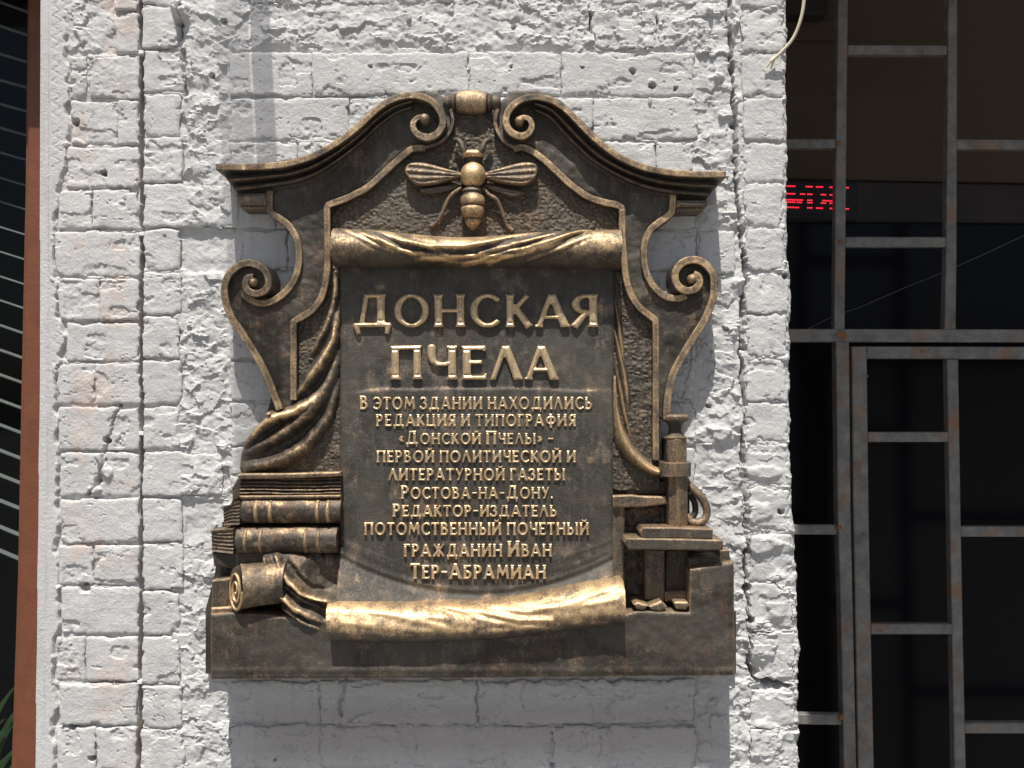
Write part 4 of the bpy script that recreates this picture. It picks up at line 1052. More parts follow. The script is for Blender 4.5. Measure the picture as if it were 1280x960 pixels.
Hg = Hg + fold + .35 * fbm(Xg / 7, Yg / 7, 821, 3)
gridmesh("top_scroll", Xg, Yg, Hg, BRONZE_BRIGHT, pl, base=22, dref=52, wear=np.clip(wear, 0, 1.1), sharp=60)

# --- tablet
def tab_h(X, Y, D):
    yb = 741 - 46 * np.abs((X - 598) / 172) ** 2.0
    up = np.maximum(Y - yb, 0)
    h = TAB + .55 * fbm(X / 45, Y / 45, 831, 3) + .18 * fbm(X / 9, Y / 9, 832, 3)
    h = h + np.minimum(up * .42, 24) + 1.2 * np.exp(-((Y - yb + 3) / 3.0) ** 2) - .9 * np.exp(-((Y - yb - 3) / 3) ** 2)
    for k_, o_ in ((1, 14), (2, 24)):
        q = Y - yb + o_ + 4 * vn(X / 40, Y * 0, 840 + k_)
        h = h + .7 * np.exp(-(q / 2.0) ** 2) * sstep(60, 130, np.abs(X - 598))
    # soft ledge under the title
    yl = 485 + 2.5 * vn(X / 40, X * 0, 833) + .00012 * (X - 598) ** 2
    h = h + 1.5 * sstep(-2.2, 2.2, Y - yl) * sstep(440, 455, X) * sstep(752, 735, X) * sstep(690, 500, Y)
    h = h - 2.0 * np.exp(D / 1.4)
    w = .05 + .34 * sstep(.15, .8, fbm(X / 26, Y / 30, 834, 4)) + .22 * sstep(.35, .8, fbm(X / 9, Y / 16, 835, 4)) + .2 * sstep(6, 20, up) + .25 * np.exp(-((Y - yl) / 2) ** 2)
    return h, w
tabP = [(425.5, 326), (768, 326), (768, 400), (766.5, 560), (766, 735), (766, 757), (424, 762), (424.5, 600), (425, 420)]
tablet = relief("text_tablet", lambda X, Y: polysdf(X, Y, tabP), tab_h, (420, 322, 772, 766), 2.0, BRONZE_TABLET, pl, base=10, dref=TAB)

# --- bottom scroll
xs = np.linspace(411, 779.5, 200); th = np.linspace(-0.1, math.pi + .1, 48)
yc = np.interp(xs, [411, 440, 500, 590, 655, 719, 760, 780], [779, 780, 781.5, 779.5, 774, 762, 756, 754.5])
rr = np.interp(xs, [411, 416, 500, 590, 655, 719, 760, 778, 780], [25.5, 25.5, 24.5, 24, 24.5, 27, 29, 29.5, 28.5])
kern = np.ones(15) / 15
yc = np.convolve(np.pad(yc, 7, 'edge'), kern, 'valid'); rr = np.convolve(np.pad(rr, 7, 'edge'), kern, 'valid')
Xg = np.repeat(xs[:, None], 48, 1) + 5.0 * np.cos(th)[None] * -1 * sstep(440, 411, xs)[:, None] * .5
Yg = yc[:, None] - rr[:, None] * np.cos(th)[None]
Hg = 50 + 1.02 * rr[:, None] * np.sin(th)[None]
wear = .62 - .25 * sstep(-.1, .8, -np.cos(th))[None] * -1 * 0 + 0 * Xg
wear = wear - .5 * sstep(.1, .9, (Yg - yc[:, None]) / rr[:, None]) + .2 * fbm(Xg / 10, Yg / 8, 829, 4)
fold = np.zeros(Xg.shape)
for (P, a) in [([(520, 752), (600, 762), (650, 772), (690, 772)], 2.6), ([(610, 757), (660, 762), (720, 748), (775, 728)], 1.2), ([(411, 760), (480, 764), (560, 770)], .8), ([(440, 756), (500, 768), (560, 782)], .9), ([(600, 790), (680, 778), (760, 775)], .8), ([(430, 775), (520, 785), (590, 786)], .7), ([(560, 758), (620, 775), (700, 784)], 1.3), ([(640, 752), (700, 757), (770, 745)], .9)]:
    dl = linedist(Xg, Yg, P); fold += a * np.exp(-(dl / 3) ** 2) - .6 * a * np.exp(-((dl - 6) / 3) ** 2); wear = wear + .2 * np.exp(-(dl / 3) ** 2)
fold += 1.5 * sstep(774, 778, Xg)
Hg = Hg + fold * np.clip(np.sin(th), 0, 1)[None] ** .5 + .45 * fbm(Xg / 12, Yg / 12, 822, 3)
gridmesh("bottom_scroll", Xg, Yg, Hg, BRONZE_BRIGHT, pl, base=20, dref=62, wear=np.clip(wear, 0, 1), sharp=60)

# --- plinth
def plinth_h(X, Y, D):
    h = BASE + 1.0 * fbm(X / 40, Y / 30, 841, 3) + .5 * fbm(X / 8, Y / 8, 842, 3) - 2.2 * np.exp(D / 1.3)
    h = h + 0.8 * sstep(3.5, 1.5, np.abs(Y - 838) )
    return h, .08 + .2 * sstep(.1, .9, fbm(X / 24, Y / 18, 843, 4)) + .45 * np.exp(D / 1.4)
plP = [(262.5, 768), (292, 766.5), (420, 776), (600, 790), (783, 768), (800, 764), (862, 766), (863, 712), (917.5, 702.5), (918, 762), (919, 845), (600, 848), (263, 849.5)]
relief("plinth", lambda X, Y: polysdf(X, Y, plP), plinth_h, (258, 698, 924, 854), 2.0, BRONZE, pl, base=0, dref=BASE)
prism("plinth_block", [(264, 726), (264.5, 766), (287, 765), (287, 723)], 0, 44, BRONZE, pl, 2, .2, .6)
prism("plinth_block", [(263.5, 760), (263, 770), (300, 768), (300, 758)], 0, 49, BRONZE, pl, 2, .4, .7)
prism("plinth_block", [(900, 688), (901, 699), (912.5, 698), (912, 687.5)], 0, 42, BRONZE, pl, 1.2, .2, .6)
prism("plinth_block", [(862, 698), (862, 712), (914, 704), (913, 695)], 0, 42, BRONZE, pl, 1.2, .2, .5)

# --- drapery
def loft(name, A, Bp, hf, parent=pl, n=70, m=44, base=8, mat=BRONZE_BRIGHT, dref=30):
    A = resample(catmull(A, 6), n); B = resample(catmull(Bp, 6), n)
    u = np.linspace(0, 1, m)[None]; v = np.linspace(0, 1, n)[:, None]
    X = A[:, :1] * (1 - u) + B[:, :1] * u; Y = A[:, 1:2] * (1 - u) + B[:, 1:2] * u
    H, w = hf(u, v, X, Y)
    gridmesh(name, X, Y, H, mat, parent, base, dref, np.clip(w, 0, 1.1), sharp=60)
def dr1(u, v, X, Y):
    env = np.sin(np.pi * np.clip(u, .0, 1)) ** .5
    ph = 2 * np.pi * (u * (1.2 + 2.6 * v) + .35 * v + .08 * np.sin(6 * v))
    f = np.abs(np.sin(ph * .75)) ** 1.3
    h = 16 + 16 * env * (.35 + .65 * sstep(0, .5, v)) + (3 + 8 * v) * (f - .45) * env + 1.2 * np.sin(14 * u + 5 * v) * sstep(.3, .8, v)
    h = h - 9 * sstep(.90, 1.0, v)
    w = .05 + .75 * f ** 3.5 * (1.05 - .65 * u) * env
    return h, w
def foldcloth(name, outline, ridges, base, dref, bulge=8, step=1.3, flat=None, w0=.08, mat=BRONZE_BRIGHT):
    O = catmull(outline, 4, True)
    def f(X, Y, D):
        e = np.maximum(-D, 0)
        h = base + bulge * (1 - np.exp(-e / 5)) + (0 if flat is None else flat(X, Y))
        r = np.zeros(X.shape); w = np.full(X.shape, w0)
        wx = X + 1.2 * vn(X / 9, Y / 9, 871); wy = Y + 1.2 * vn(X / 9, Y / 9, 872)
        for P, a, wd, we in ridges:
            C = resample(catmull(P, 5), 26); n = len(C); t = np.linspace(0, 1, n)
            env = np.sin(np.pi * np.clip(t * .9 + .08, 0, 1)) ** .6
            d = np.full(X.shape, 1e9); ee = np.zeros(X.shape)
            for i in range(n - 1):
                ax, ay = C[i]; bx_, by_ = C[i + 1]; ex, ey = bx_ - ax, by_ - ay
                tt = np.clip(((wx - ax) * ex + (wy - ay) * ey) / (ex * ex + ey * ey), 0, 1)
                q = np.hypot(wx - ax - tt * ex, wy - ay - tt * ey); m = q < d
                d = np.where(m, q, d); ee = np.where(m, env[i] + (env[i + 1] - env[i]) * tt, ee)
            k = 1.22 * np.exp(-np.abs(d / (wd * (.5 + .5 * ee))) ** 2.4) * ee
            r = np.maximum(r, a * k) + .15 * np.minimum(r, a * k)
            w = np.maximum(w, we * np.exp(-(d / (wd * .62)) ** 2) * ee)
        h = h + r + .4 * fbm(X / 7, Y / 7, 873, 3) + .25 * fbm(X / 2.5, Y / 2.5, 874, 2) - 3 * np.exp(-e / 1.2)
        return h, w + .2 * fbm(X / 6, Y / 6, 875, 3)
    relief(name, lambda X, Y: polysdf(X, Y, O), f, (O[:, 0].min() - 2, O[:, 1].min() - 2, O[:, 0].max() + 2, O[:, 1].max() + 2), step, mat, pl, base=6, dref=dref, sharp=60)
foldcloth("left_drape", [(412, 334), (411, 368), (406, 396), (391, 424), (379, 452), (371, 480), (352, 506), (336, 514), (327, 524), (312, 540), (301, 555), (295, 577), (301, 596), (340, 598), (378, 596), (390, 566), (410, 538), (419, 514), (425.5, 480), (426.5, 430), (425.5, 380), (424, 334)],
  [([(418, 340), (416, 380), (405, 412), (393, 432), (383, 450)], 10, 6, .62), ([(422, 392), (417, 424), (405, 449), (392, 468), (378, 484), (362, 502)], 15, 7.5, .85),
   ([(402, 486), (388, 503), (368, 514), (348, 520), (330, 531), (314, 545), (304, 560)], 17, 8.5, 1.05), ([(332, 523), (338, 517), (345, 520)], 19, 5, .5),
   ([(423, 440), (416, 466), (404, 492), (382, 520), (355, 540), (328, 556), (304, 568)], 13, 9, .42), ([(424, 478), (414, 512), (400, 538), (378, 560), (348, 576), (318, 583), (298, 588)], 13, 9.5, .42)], 17, 32)
def dr2(u, v, X, Y):
    env = np.sin(np.pi * u) ** .5
    f = np.abs(np.sin(np.pi * (u * 2.2 + 1.1 * v))) ** 1.4
    return 15 + 12 * env + 6 * (f - .4) * env, .1 + .7 * f ** 2.5 * env
def blade(P, Q, nm="drape_fold", h0=20, amp=11):
    def hf(u, v, X, Y):
        e = np.sin(np.pi * v) ** .6 if nm != "long" else 1
        sh = np.exp(-((u - .62) / .26) ** 2)
        return h0 + amp * sh * (.3 + .7 * np.sin(np.pi * np.clip(v + .05, 0, 1)) ** .7), .08 + .75 * sh ** 2 * (.4 + .6 * np.sin(np.pi * v))
    loft("drape_fold", P, Q, hf, n=40, m=14, base=6, dref=h0)
blade([(764, 372), (765, 400), (767, 440), (769, 462)], [(767, 366), (774, 392), (781, 430), (788, 470)])
blade([(764, 418), (766, 445), (770, 480), (776, 505)], [(767, 402), (778, 440), (788, 480), (790.5, 520)], h0=22)
blade([(764, 455), (766, 490), (771, 520), (780, 548)], [(768, 442), (779, 485), (787, 525), (796, 556)], h0=20)
blade([(764, 505), (767, 535), (774, 560), (790, 582), (826, 597)], [(768, 498), (778, 528), (790, 552), (806, 570), (828, 580)], h0=24, amp=13)
def sw(u, v, X, Y):
    return 16 + 20 * np.sin(np.pi * u) ** .7 + 3 * np.sin(9 * u + 4 * v), .1 + .6 * sstep(.15, .5, u) * sstep(1, .6, u)
loft("right_drape", [(764, 470), (764, 520), (766, 552), (776, 575), (794, 591), (812, 599), (832, 602)], [(771, 470), (774, 505), (783, 532), (797, 554), (810, 568), (822, 577), (834, 580)], sw, n=50, m=20, dref=30)
tube("drape_loop", catmull([(858, 603, 24, 5), (866, 611, 27, 5.5), (876, 621, 30, 5.5), (882.5, 634, 31, 5), (882, 646, 31, 5), (874, 653, 31, 5.2), (864, 652, 30, 5), (860, 643, 27, 4)], 6), BRONZE, pl, 12, .45)
tube("drape_loop", catmull([(863, 618, 18, 4), (868, 628, 20, 4), (869, 640, 20, 4), (864, 648, 20, 4)], 5), BRONZE, pl, 10, .15)

# --- books
def book(outline, pages, hub_x, hy0, hy1, d, spine_round=True, pcol=.2, hubw=5.5, hubs_wear=.75):
    (x0, y0, x1, y1) = outline
    n = 90; m = 18
    xs = np.linspace(x0, x1, n); t = np.linspace(0, 1, m)
    X = np.repeat(xs[:, None], m, 1); Y = y0 + (y1 - y0) * t[None] + 0 * X + .6 * vn(X / 22, X * 0, int(y0))
    H = d - 9 + 9 * (1 - np.abs(2 * t - 1) ** 2.6)[None] + .5 * fbm(X / 8, Y / 6, int(y0), 3)
    w = .15 + .3 * sstep(.1, .8, fbm(X / 14, Y / 10, int(y0) + 1, 3)) + .25 * sstep(.35, .1, np.repeat(t[None], n, 0))
    H = H - 3 * np.exp(-(X - x0) / 1.5)
    bk = gridmesh("book", X, Y, H, BRONZE, pl, base=4, dref=d, wear=w, sharp=50)
    for hx in hub_x:
        xs = np.linspace(hx - hubw / 2, hx + hubw / 2, 7); Xb = np.repeat(xs[:, None], m, 1); Yb = y0 + .5 + (y1 - y0 - 1) * t[None] + 0 * Xb
        Hb = d - 9 + 9 * (1 - np.abs(2 * t - 1) ** 2.6)[None] + 2.2 * (1 - np.abs(np.linspace(-1, 1, 7)) ** 3)[:, None]
        gridmesh("spine_band", Xb, Yb, Hb, BRONZE, bk, base=d - 14, dref=d, wear=hubs_wear * (.7 + .3 * np.abs(np.sin(t * 3)))[None] + 0 * Xb, sharp=50)
    if pages:
        P = np.array(pages, float)   # TL, TR, BR, BL
        u = np.linspace(0, 1, 16)[None]; v = np.linspace(0, 1, 26)[:, None]
        X = (P[0, 0] * (1 - u) + P[1, 0] * u) * (1 - v) + (P[3, 0] * (1 - u) + P[2, 0] * u) * v
        Y = (P[0, 1] * (1 - u) + P[1, 1] * u) * (1 - v) + (P[3, 1] * (1 - u) + P[2, 1] * u) * v
        H = d - 14 + 10 * u + 1.1 * np.sin(v * 40 + 3 * vn(X / 12, Y / 12, 5)) * sstep(.1, .2, v) * sstep(.95, .85, v) + 2 * sstep(.12, .0, v) + 2 * sstep(.9, 1, v)
        gridmesh("page_block", X, Y, H, BRONZE, bk, base=2, dref=d - 8, wear=.25 + .3 * sstep(.1, .0, v) + .2 * np.clip(np.sin(v * 40), 0, 1) + 0 * X, sharp=50)
    return bk
b2 = book((299, 624.5, 425, 655), [(277, 635), (301, 625), (301, 655), (278, 657)], [319, 337, 396, 409], 625, 655, 47)
b3 = book((292, 661, 420, 693), [(262, 664), (293, 660), (293, 691), (263, 690)], [305.5, 324.5, 381, 397], 662, 692, 49, hubs_wear=.6, hubw=5)
# top book lies fore-edge outward: covers with leaves between
bk1 = prism("book", [(296, 594), (298, 598.5), (360, 598), (425.5, 595.5), (425.5, 590), (360, 592), (300, 592.5)], 4, 44, BRONZE, pl, 1.6, .35, .75)
t = np.linspace(0, 1, 40); xs = np.linspace(300, 425.5, 70); X = np.repeat(xs[:, None], 40, 1)
Y = 597.5 + (620.5 - 597.5) * t[None] + .5 * vn(X / 30, X * 0, 9)
H = 37 + 1.6 * np.sin(t[None] * 32 + .8 * vn(X / 25, Y / 8, 10)) - 3 * sstep(.3, 0, t)[None] + .4 * fbm(X / 7, Y / 3, 14, 2)
gridmesh("page_block", X, Y, H, BRONZE, bk1, base=2, dref=38, wear=.15 + .45 * np.clip(np.sin(t[None] * 32), 0, 1) ** 2 + 0 * X, sharp=60)
prism("cover", [(299, 620), (301, 624), (425.5, 622.5), (425.5, 619)], 4, 43, BRONZE, bk1, 1.3, .3, .7)
prism("page_end", [(290, 610), (297, 597), (302, 597), (302, 622), (290, 628)], 2, 30, BRONZE, bk1, 2, .15, .3)
prism("under_book", [(265, 690), (267, 708), (300, 712), (340, 706), (400, 700), (400, 690)], 2, 36, BRONZE, pl, 2, .1, .3)

# --- left rolled sheet
xs = np.linspace(296, 356, 50); th = np.linspace(-.1, math.pi + .1, 36)
Xg = np.repeat(xs[:, None], 36, 1) + 12.0 * np.sin(th)[None] * sstep(330, 296, xs)[:, None]
yc = np.interp(xs, [294, 356], [736.5, 729]); rr = np.interp(xs, [294, 300, 356], [28.5, 27.5, 26])
Yg = yc[:, None] - rr[:, None] * np.cos(th)[None]; Hg = 45 + .95 * rr[:, None] * np.sin(th)[None] + .6 * fbm(Xg / 9, Yg / 9, 824, 3)
rl = gridmesh("rolled_sheet", Xg, Yg, Hg, BRONZE, pl, base=14, dref=58, wear=.38 + .25 * fbm(Xg / 14, Yg / 14, 825, 3) + .3 * sstep(300, 295, Xg), sharp=60)
# spiral end seen obliquely
sp = [(0, 27.5)] ; C = []
for a in np.linspace(0, 4.6 * math.pi, 80):
    r = 1.0 - a / (4.6 * math.pi) * .86
    C.append((296 + 12 * r * math.cos(a), 736.5 + 27 * r * math.sin(a), 58 + 12 * r * math.cos(a), 2.0 - .6 * (1 - r)))
tube("roll_end", C, BRONZE_BRIGHT, rl, 8, .7, dref=54)
th2 = np.linspace(0, 2 * math.pi, 33)
Xd = np.stack([296 + 11.5 * r * np.cos(th2) for r in np.linspace(.03, 1, 6)]); Yd = np.stack([736.5 + 28 * r * np.sin(th2) for r in np.linspace(.03, 1, 6)])
Hd = np.stack([55.5 + 0 * th2 + 12 * r * np.cos(th2) for r in np.linspace(.03, 1, 6)])
gridmesh("roll_core", Xd, Yd, Hd, BRONZE, rl, base=8, dref=50, wear=.2, skirt=(0, 1, 0, 0))
# cloth running from the books down to the bottom scroll
def cl(u, v, X, Y):
    f = np.abs(np.sin(np.pi * (u * 2.6 + .25 + .12 * v))) ** 1.2
    env = np.sin(np.pi * np.clip(u * 1.0, 0.0, 1)) ** .35
    left = sstep(.6, .3, u)
    h = 40 + 14 * left * env + 11 * (f - .4) * env * (.3 + .7 * left) + .8 * fbm(X / 8, Y / 8, 826, 3) + 6 * v
    w = .08 + .7 * f ** 3 * env * (.3 + .7 * left) + .22 * (1 - left) + .1 * fbm(X / 6, Y / 6, 827, 3)
    return h, w
foldcloth("ribbon_cloth", [(326, 697), (347, 691.5), (380, 696), (424, 697), (429, 700), (429, 728), (428, 748), (418, 770), (417, 799), (396, 793), (379, 785), (362, 772), (350, 763), (347, 750), (340, 736), (333, 720)],
  [([(328, 699), (337, 722), (351, 742), (372, 760), (396, 774), (416, 782)], 15, 6.5, .85), ([(343, 694), (352, 711), (364, 727), (384, 743), (406, 750), (426, 753)], 14, 5.5, .85),
   ([(336, 696), (346, 716), (360, 735), (382, 752), (404, 762), (417, 766)], 7, 3.5, .4), ([(349, 761), (366, 768), (386, 781), (412, 793)], 12, 5, .6), ([(362, 697), (376, 716), (396, 734), (424, 744)], 4, 5, .35)], 42, 54, bulge=6, w0=.22, flat=lambda X, Y: -20 * sstep(375, 412, X) * sstep(752, 738, Y))

# --- printing press
press = prism("printing_press", [(803, 659.5), (800, 665), (803, 673), (891, 674), (891.5, 661.5), (840, 659.5)], 8, 58, BRONZE, pl, 1.6, .22, .6)
prism("press_bed", [(782, 673), (780.5, 678), (786, 687), (904, 688), (904.5, 675.5), (850, 674)], 8, 64, BRONZE, press, 1.6, .22, .6)
def hexcol(name, x0, x1, y0, y1, d, w=.1):
    xs = [x0, x0 + (x1 - x0) * .06, (x0 * .55 + x1 * .45), x1 - (x1 - x0) * .06, x1]; hs = [d - 13, d - 8, d, d - 8, d - 13]
    X = np.repeat(np.array(xs)[None], 8, 0); Y = np.linspace(y0, y1, 8)[:, None] + 0 * X; H = np.repeat(np.array(hs)[None], 8, 0).astype(float)
    H[0] -= 2.5; H[-1] -= 2.5; Y[1] = y0 + 1.2; Y[-2] = y1 - 1.2
    W_ = np.repeat(np.array([w, w + .2, w + .45, w + .2, w])[None], 8, 0)
    gridmesh(name, X, Y, H, BRONZE, press, base=8, dref=d, wear=W_, sharp=20)
hexcol("screw_column", 836, 862.5, 595, 661, 47)
hexcol("screw_nut", 827, 866.5, 578.5, 597, 54)
hexcol("screw_column", 834, 861, 549, 579.5, 48)
lathe("screw_cap", [(517.5, 10), (518.5, 15), (520.5, 17), (524, 17), (526, 15.5), (527.5, 12), (531, 9), (536, 7.8), (541, 8.6), (545, 12), (547, 15), (549, 14.5), (551, 12)], 'v', 845, 32, BRONZE, press, .9, 26, wears=[.3, .5, .5, .4, .3, .1, .05, .05, .1, .3, .45, .4, .3])
prism("frame_arm", [(766, 620), (767, 634), (800, 634), (834, 630), (833, 621), (800, 620.5), (790, 619)], 8, 36, BRONZE, press, 1.6, .35, .7)
prism("frame_post", [(765.5, 619), (765.5, 726), (780.5, 730), (781, 634), (781, 621)], 8, 30, BRONZE_ROUGH, press, 1.5, .3, .4)
prism("press_leg", [(807, 687), (806, 750), (831, 752), (831, 687)], 8, 33, BRONZE_ROUGH, press, 1.6, .3, .5)
prism("press_leg", [(833, 687), (832, 742), (860, 742), (860, 687)], 6, 24, BRONZE_ROUGH, press, 1.6, .15, .35)
prism("press_step", [(831, 741), (832, 752), (861, 751), (861, 739)], 8, 36, BRONZE_ROUGH, press, 2, .4, .6)
prism("press_wall", [(782, 605), (782, 618), (836, 618), (836, 600)], 6, 20, BRONZE_ROUGH, press, 1.5, .1, .2)
for P in ([(792, 756), (797, 753), (811, 757), (806, 763), (797, 762)], [(811, 758), (827, 751.5), (834, 758.5), (826, 765), (814, 763)], [(843, 754), (846, 752.5), (860, 753), (862, 757), (858, 762.5), (846, 761.5)]):
    o = prism("type_block", P, 20, 56, BRONZE, pl, 2.2, .35, .8)

# ================================================================== LETTERING
T_, t_ = .185, .115
def stem(x, y0=0, y1=1, w=None, fl=1.35):
    w = w or T_
    e = .13
    return [('L', x, y0, x, y0 + e, w * fl, w), ('L', x, y0 + e, x, y1 - e, w, w), ('L', x, y1 - e, x, y1, w, w * fl)]
def Ln(x0, y0, x1, y1, w0, w1=None): return [('L', x0, y0, x1, y1, w0, w1 or w0)]
def arc(cx, cy, rx, ry, a0, a1, n=18, th=None, tk=None):
    th = th or t_; tk = tk or T_
    pts = []
    for a in np.linspace(math.radians(a0), math.radians(a1), n):
        pts.append((cx + rx * math.cos(a), cy + ry * math.sin(a), (th + (tk - th) * abs(math.cos(a)) ** 1.5) / 2))
    return [('C', pts)]
G = {
 'А': (.86, Ln(.09, 0, .40, 1, t_ * 1.1, t_ * 1.2) + Ln(.76, 0, .42, 1, T_ * 1.15, T_) + Ln(.2, .30, .64, .30, .10) + Ln(0, .035, .2, .035, .07) + Ln(.64, .035, .87, .035, .07)),
 'Б': (.66, stem(.12) + Ln(.06, .945, .58, .945, .11) + arc(.26, .30, .26, .25, -90, 90) + Ln(.1, .055, .28, .055, .11) + Ln(.1, .55, .28, .55, .10)),
 'В': (.68, stem(.12) + arc(.28, .75, .20, .195, -90, 90, 12) + arc(.28, .29, .27, .24, -90, 90, 14) + Ln(.1, .945, .3, .945, .11) + Ln(.1, .54, .3, .54, .1) + Ln(.1, .055, .3, .055, .11)),
 'Г': (.56, stem(.12) + Ln(.06, .945, .54, .945, .11) + Ln(.52, .90, .52, .80, .07)),
 'Д': (.98, Ln(.24, .05, .36, .97, .11) + stem(.70, 0.05, 1, T_) + Ln(.30, .945, .78, .945, .11) + Ln(.06, .055, .92, .055, .12) + Ln(.10, .08, .17, -.22, .14, .09) + Ln(.88, .08, .83, -.22, .14, .09)),
 'Е': (.60, stem(.12) + Ln(.06, .945, .56, .945, .11) + Ln(.1, .52, .48, .52, .10) + Ln(.06, .055, .58, .055, .11) + Ln(.55, .05, .56, .17, .06) + Ln(.54, .95, .54, .85, .06)),
 'Ж': (1.06, stem(.53, w=.16) + Ln(.48, .5, .12, 1, .11) + Ln(.5, .54, .1, 0, .15) + Ln(.58, .5, .94, 1, .11) + Ln(.56, .54, .97, 0, .15)),
 'З': (.60, arc(.24, .75, .22, .195, -80, 150, 14) + arc(.24, .29, .27, .24, -150, 85, 16)),
 'И': (.82, stem(.12) + stem(.70) + Ln(.14, .08, .68, .92, .12)),
 'Й': (.82, stem(.12) + stem(.70) + Ln(.14, .08, .68, .92, .12) + arc(.41, 1.20, .15, .09, 180, 360, 8, .08, .08)),
 'К': (.72, stem(.12) + Ln(.20, .48, .58, .97, .12, .13) + Ln(.28, .56, .64, 0, .17, .21)),
 'Л': (.80, Ln(.07, 0, .37, 1, t_ * 1.1, t_ * 1.2) + Ln(.70, 0, .39, 1, T_ * 1.15, T_)),
 'М': (1.0, Ln(.10, 0, .20, 1, .12, .12) + Ln(.90, 0, .80, 1, T_) + Ln(.22, .98, .50, .25, .16, .13) + Ln(.78, .98, .50, .25, .12, .11)),
 'Н': (.80, stem(.12) + stem(.68) + Ln(.12, .50, .68, .50, .10)),
 'О': (.94, arc(.47, .5, .37, .455, 0, 360, 30)),
 'П': (.80, stem(.12) + stem(.68) + Ln(.04, .945, .76, .945, .11)),
 'Р': (.64, stem(.12) + arc(.28, .70, .24, .245, -90, 90, 14) + Ln(.1, .945, .3, .945, .11) + Ln(.1, .455, .3, .455, .1)),
 'С': (.76, arc(.46, .5, .36, .455, 50, 310, 24)),
 'Т': (.68, stem(.34) + Ln(.0, .945, .68, .945, .11) + Ln(.02, .94, .02, .83, .06) + Ln(.66, .94, .66, .83, .06)),
 'У': (.70, Ln(.08, 1, .38, .38, .19, .15) + Ln(.64, 1, .30, .18, .11, .12) + arc(.20, .18, .12, .12, 270, 360, 6, .1, .1)),
 'Ф': (.92, stem(.46, -.12, 1.02) + arc(.46, .5, .36, .30, 0, 360, 26)),
 'Х': (.76, Ln(.10, 1, .66, 0, .19) + Ln(.66, 1, .10, 0, .12)),
 'Ц': (.84, stem(.12) + stem(.66) + Ln(.06, .055, .80, .055, .11) + Ln(.78, .07, .78, -.18, .11, .08)),
 'Ч': (.70, stem(.60) + [('C', [(.12, .96, .095), (.12, .72, .09), (.15, .56, .08), (.25, .46, .06), (.40, .45, .055), (.58, .50, .055)])]),
 'Ы': (.98, stem(.12) + arc(.28, .30, .22, .25, -90, 90, 14) + Ln(.1, .055, .3, .055, .11) + Ln(.1, .55, .3, .55, .10) + stem(.86)),
 'Ь': (.64, stem(.12) + arc(.28, .30, .24, .25, -90, 90, 14) + Ln(.1, .055, .3, .055, .11) + Ln(.1, .55, .3, .55, .10)),
 'Э': (.72, arc(.28, .5, .36, .455, -130, 130, 22) + Ln(.2, .5, .62, .5, .10)),
 'Я': (.68, stem(.56) + arc(.40, .70, .26, .245, 90, 270, 14) + Ln(.38, .945, .58, .945, .11) + Ln(.38, .455, .58, .455, .1) + Ln(.10, 0, .40, .46, .19, .13)),
 '«': (.52, Ln(.24, .72, .08, .48, .09) + Ln(.08, .48, .24, .24, .09) + Ln(.44, .72, .28, .48, .09) + Ln(.28, .48, .44, .24, .09)),
 '»': (.52, Ln(.08, .72, .24, .48, .09) + Ln(.24, .48, .08, .24, .09) + Ln(.28, .72, .44, .48, .09) + Ln(.44, .48, .28, .24, .09)),
 '–': (.52, Ln(.02, .50, .50, .50, .11)), '-': (.48, Ln(.02, .50, .46, .50, .11)), '.': (.22, Ln(.10, 0, .10, .17, .17)),
}
def glyph_sdf(prims, fat=0.0):
    def f(X, Y):
        d = np.full(X.shape, 9.0)
        for p in prims:
            if p[0] == 'L':
                _, x0, y0, x1, y1, w0, w1 = p
                L = math.hypot(x1 - x0, y1 - y0); tx, ty = (x1 - x0) / L, (y1 - y0) / L; nx, ny = -ty, tx
                P = [(x0 + nx * w0 / 2, y0 + ny * w0 / 2), (x1 + nx * w1 / 2, y1 + ny * w1 / 2), (x1 - nx * w1 / 2, y1 - ny * w1 / 2), (x0 - nx * w0 / 2, y0 - ny * w0 / 2)]
                if abs(ty) > .5 and abs(tx) > .15 and y0 * y1 == 0 * 1 and abs(y1 - y0) > .8:   # diagonals end on the line, not square
                    k0 = w0 / 2 / abs(ty); k1 = w1 / 2 / abs(ty)
                    P = [(x0 - k0, y0), (x1 - k1, y1), (x1 + k1, y1), (x0 + k0, y0)]
                d = np.minimum(d, polysdf(X, Y, P))
            else:
                d = np.minimum(d, chainsdf(X, Y, p[1]))
        return d - fat
    return f
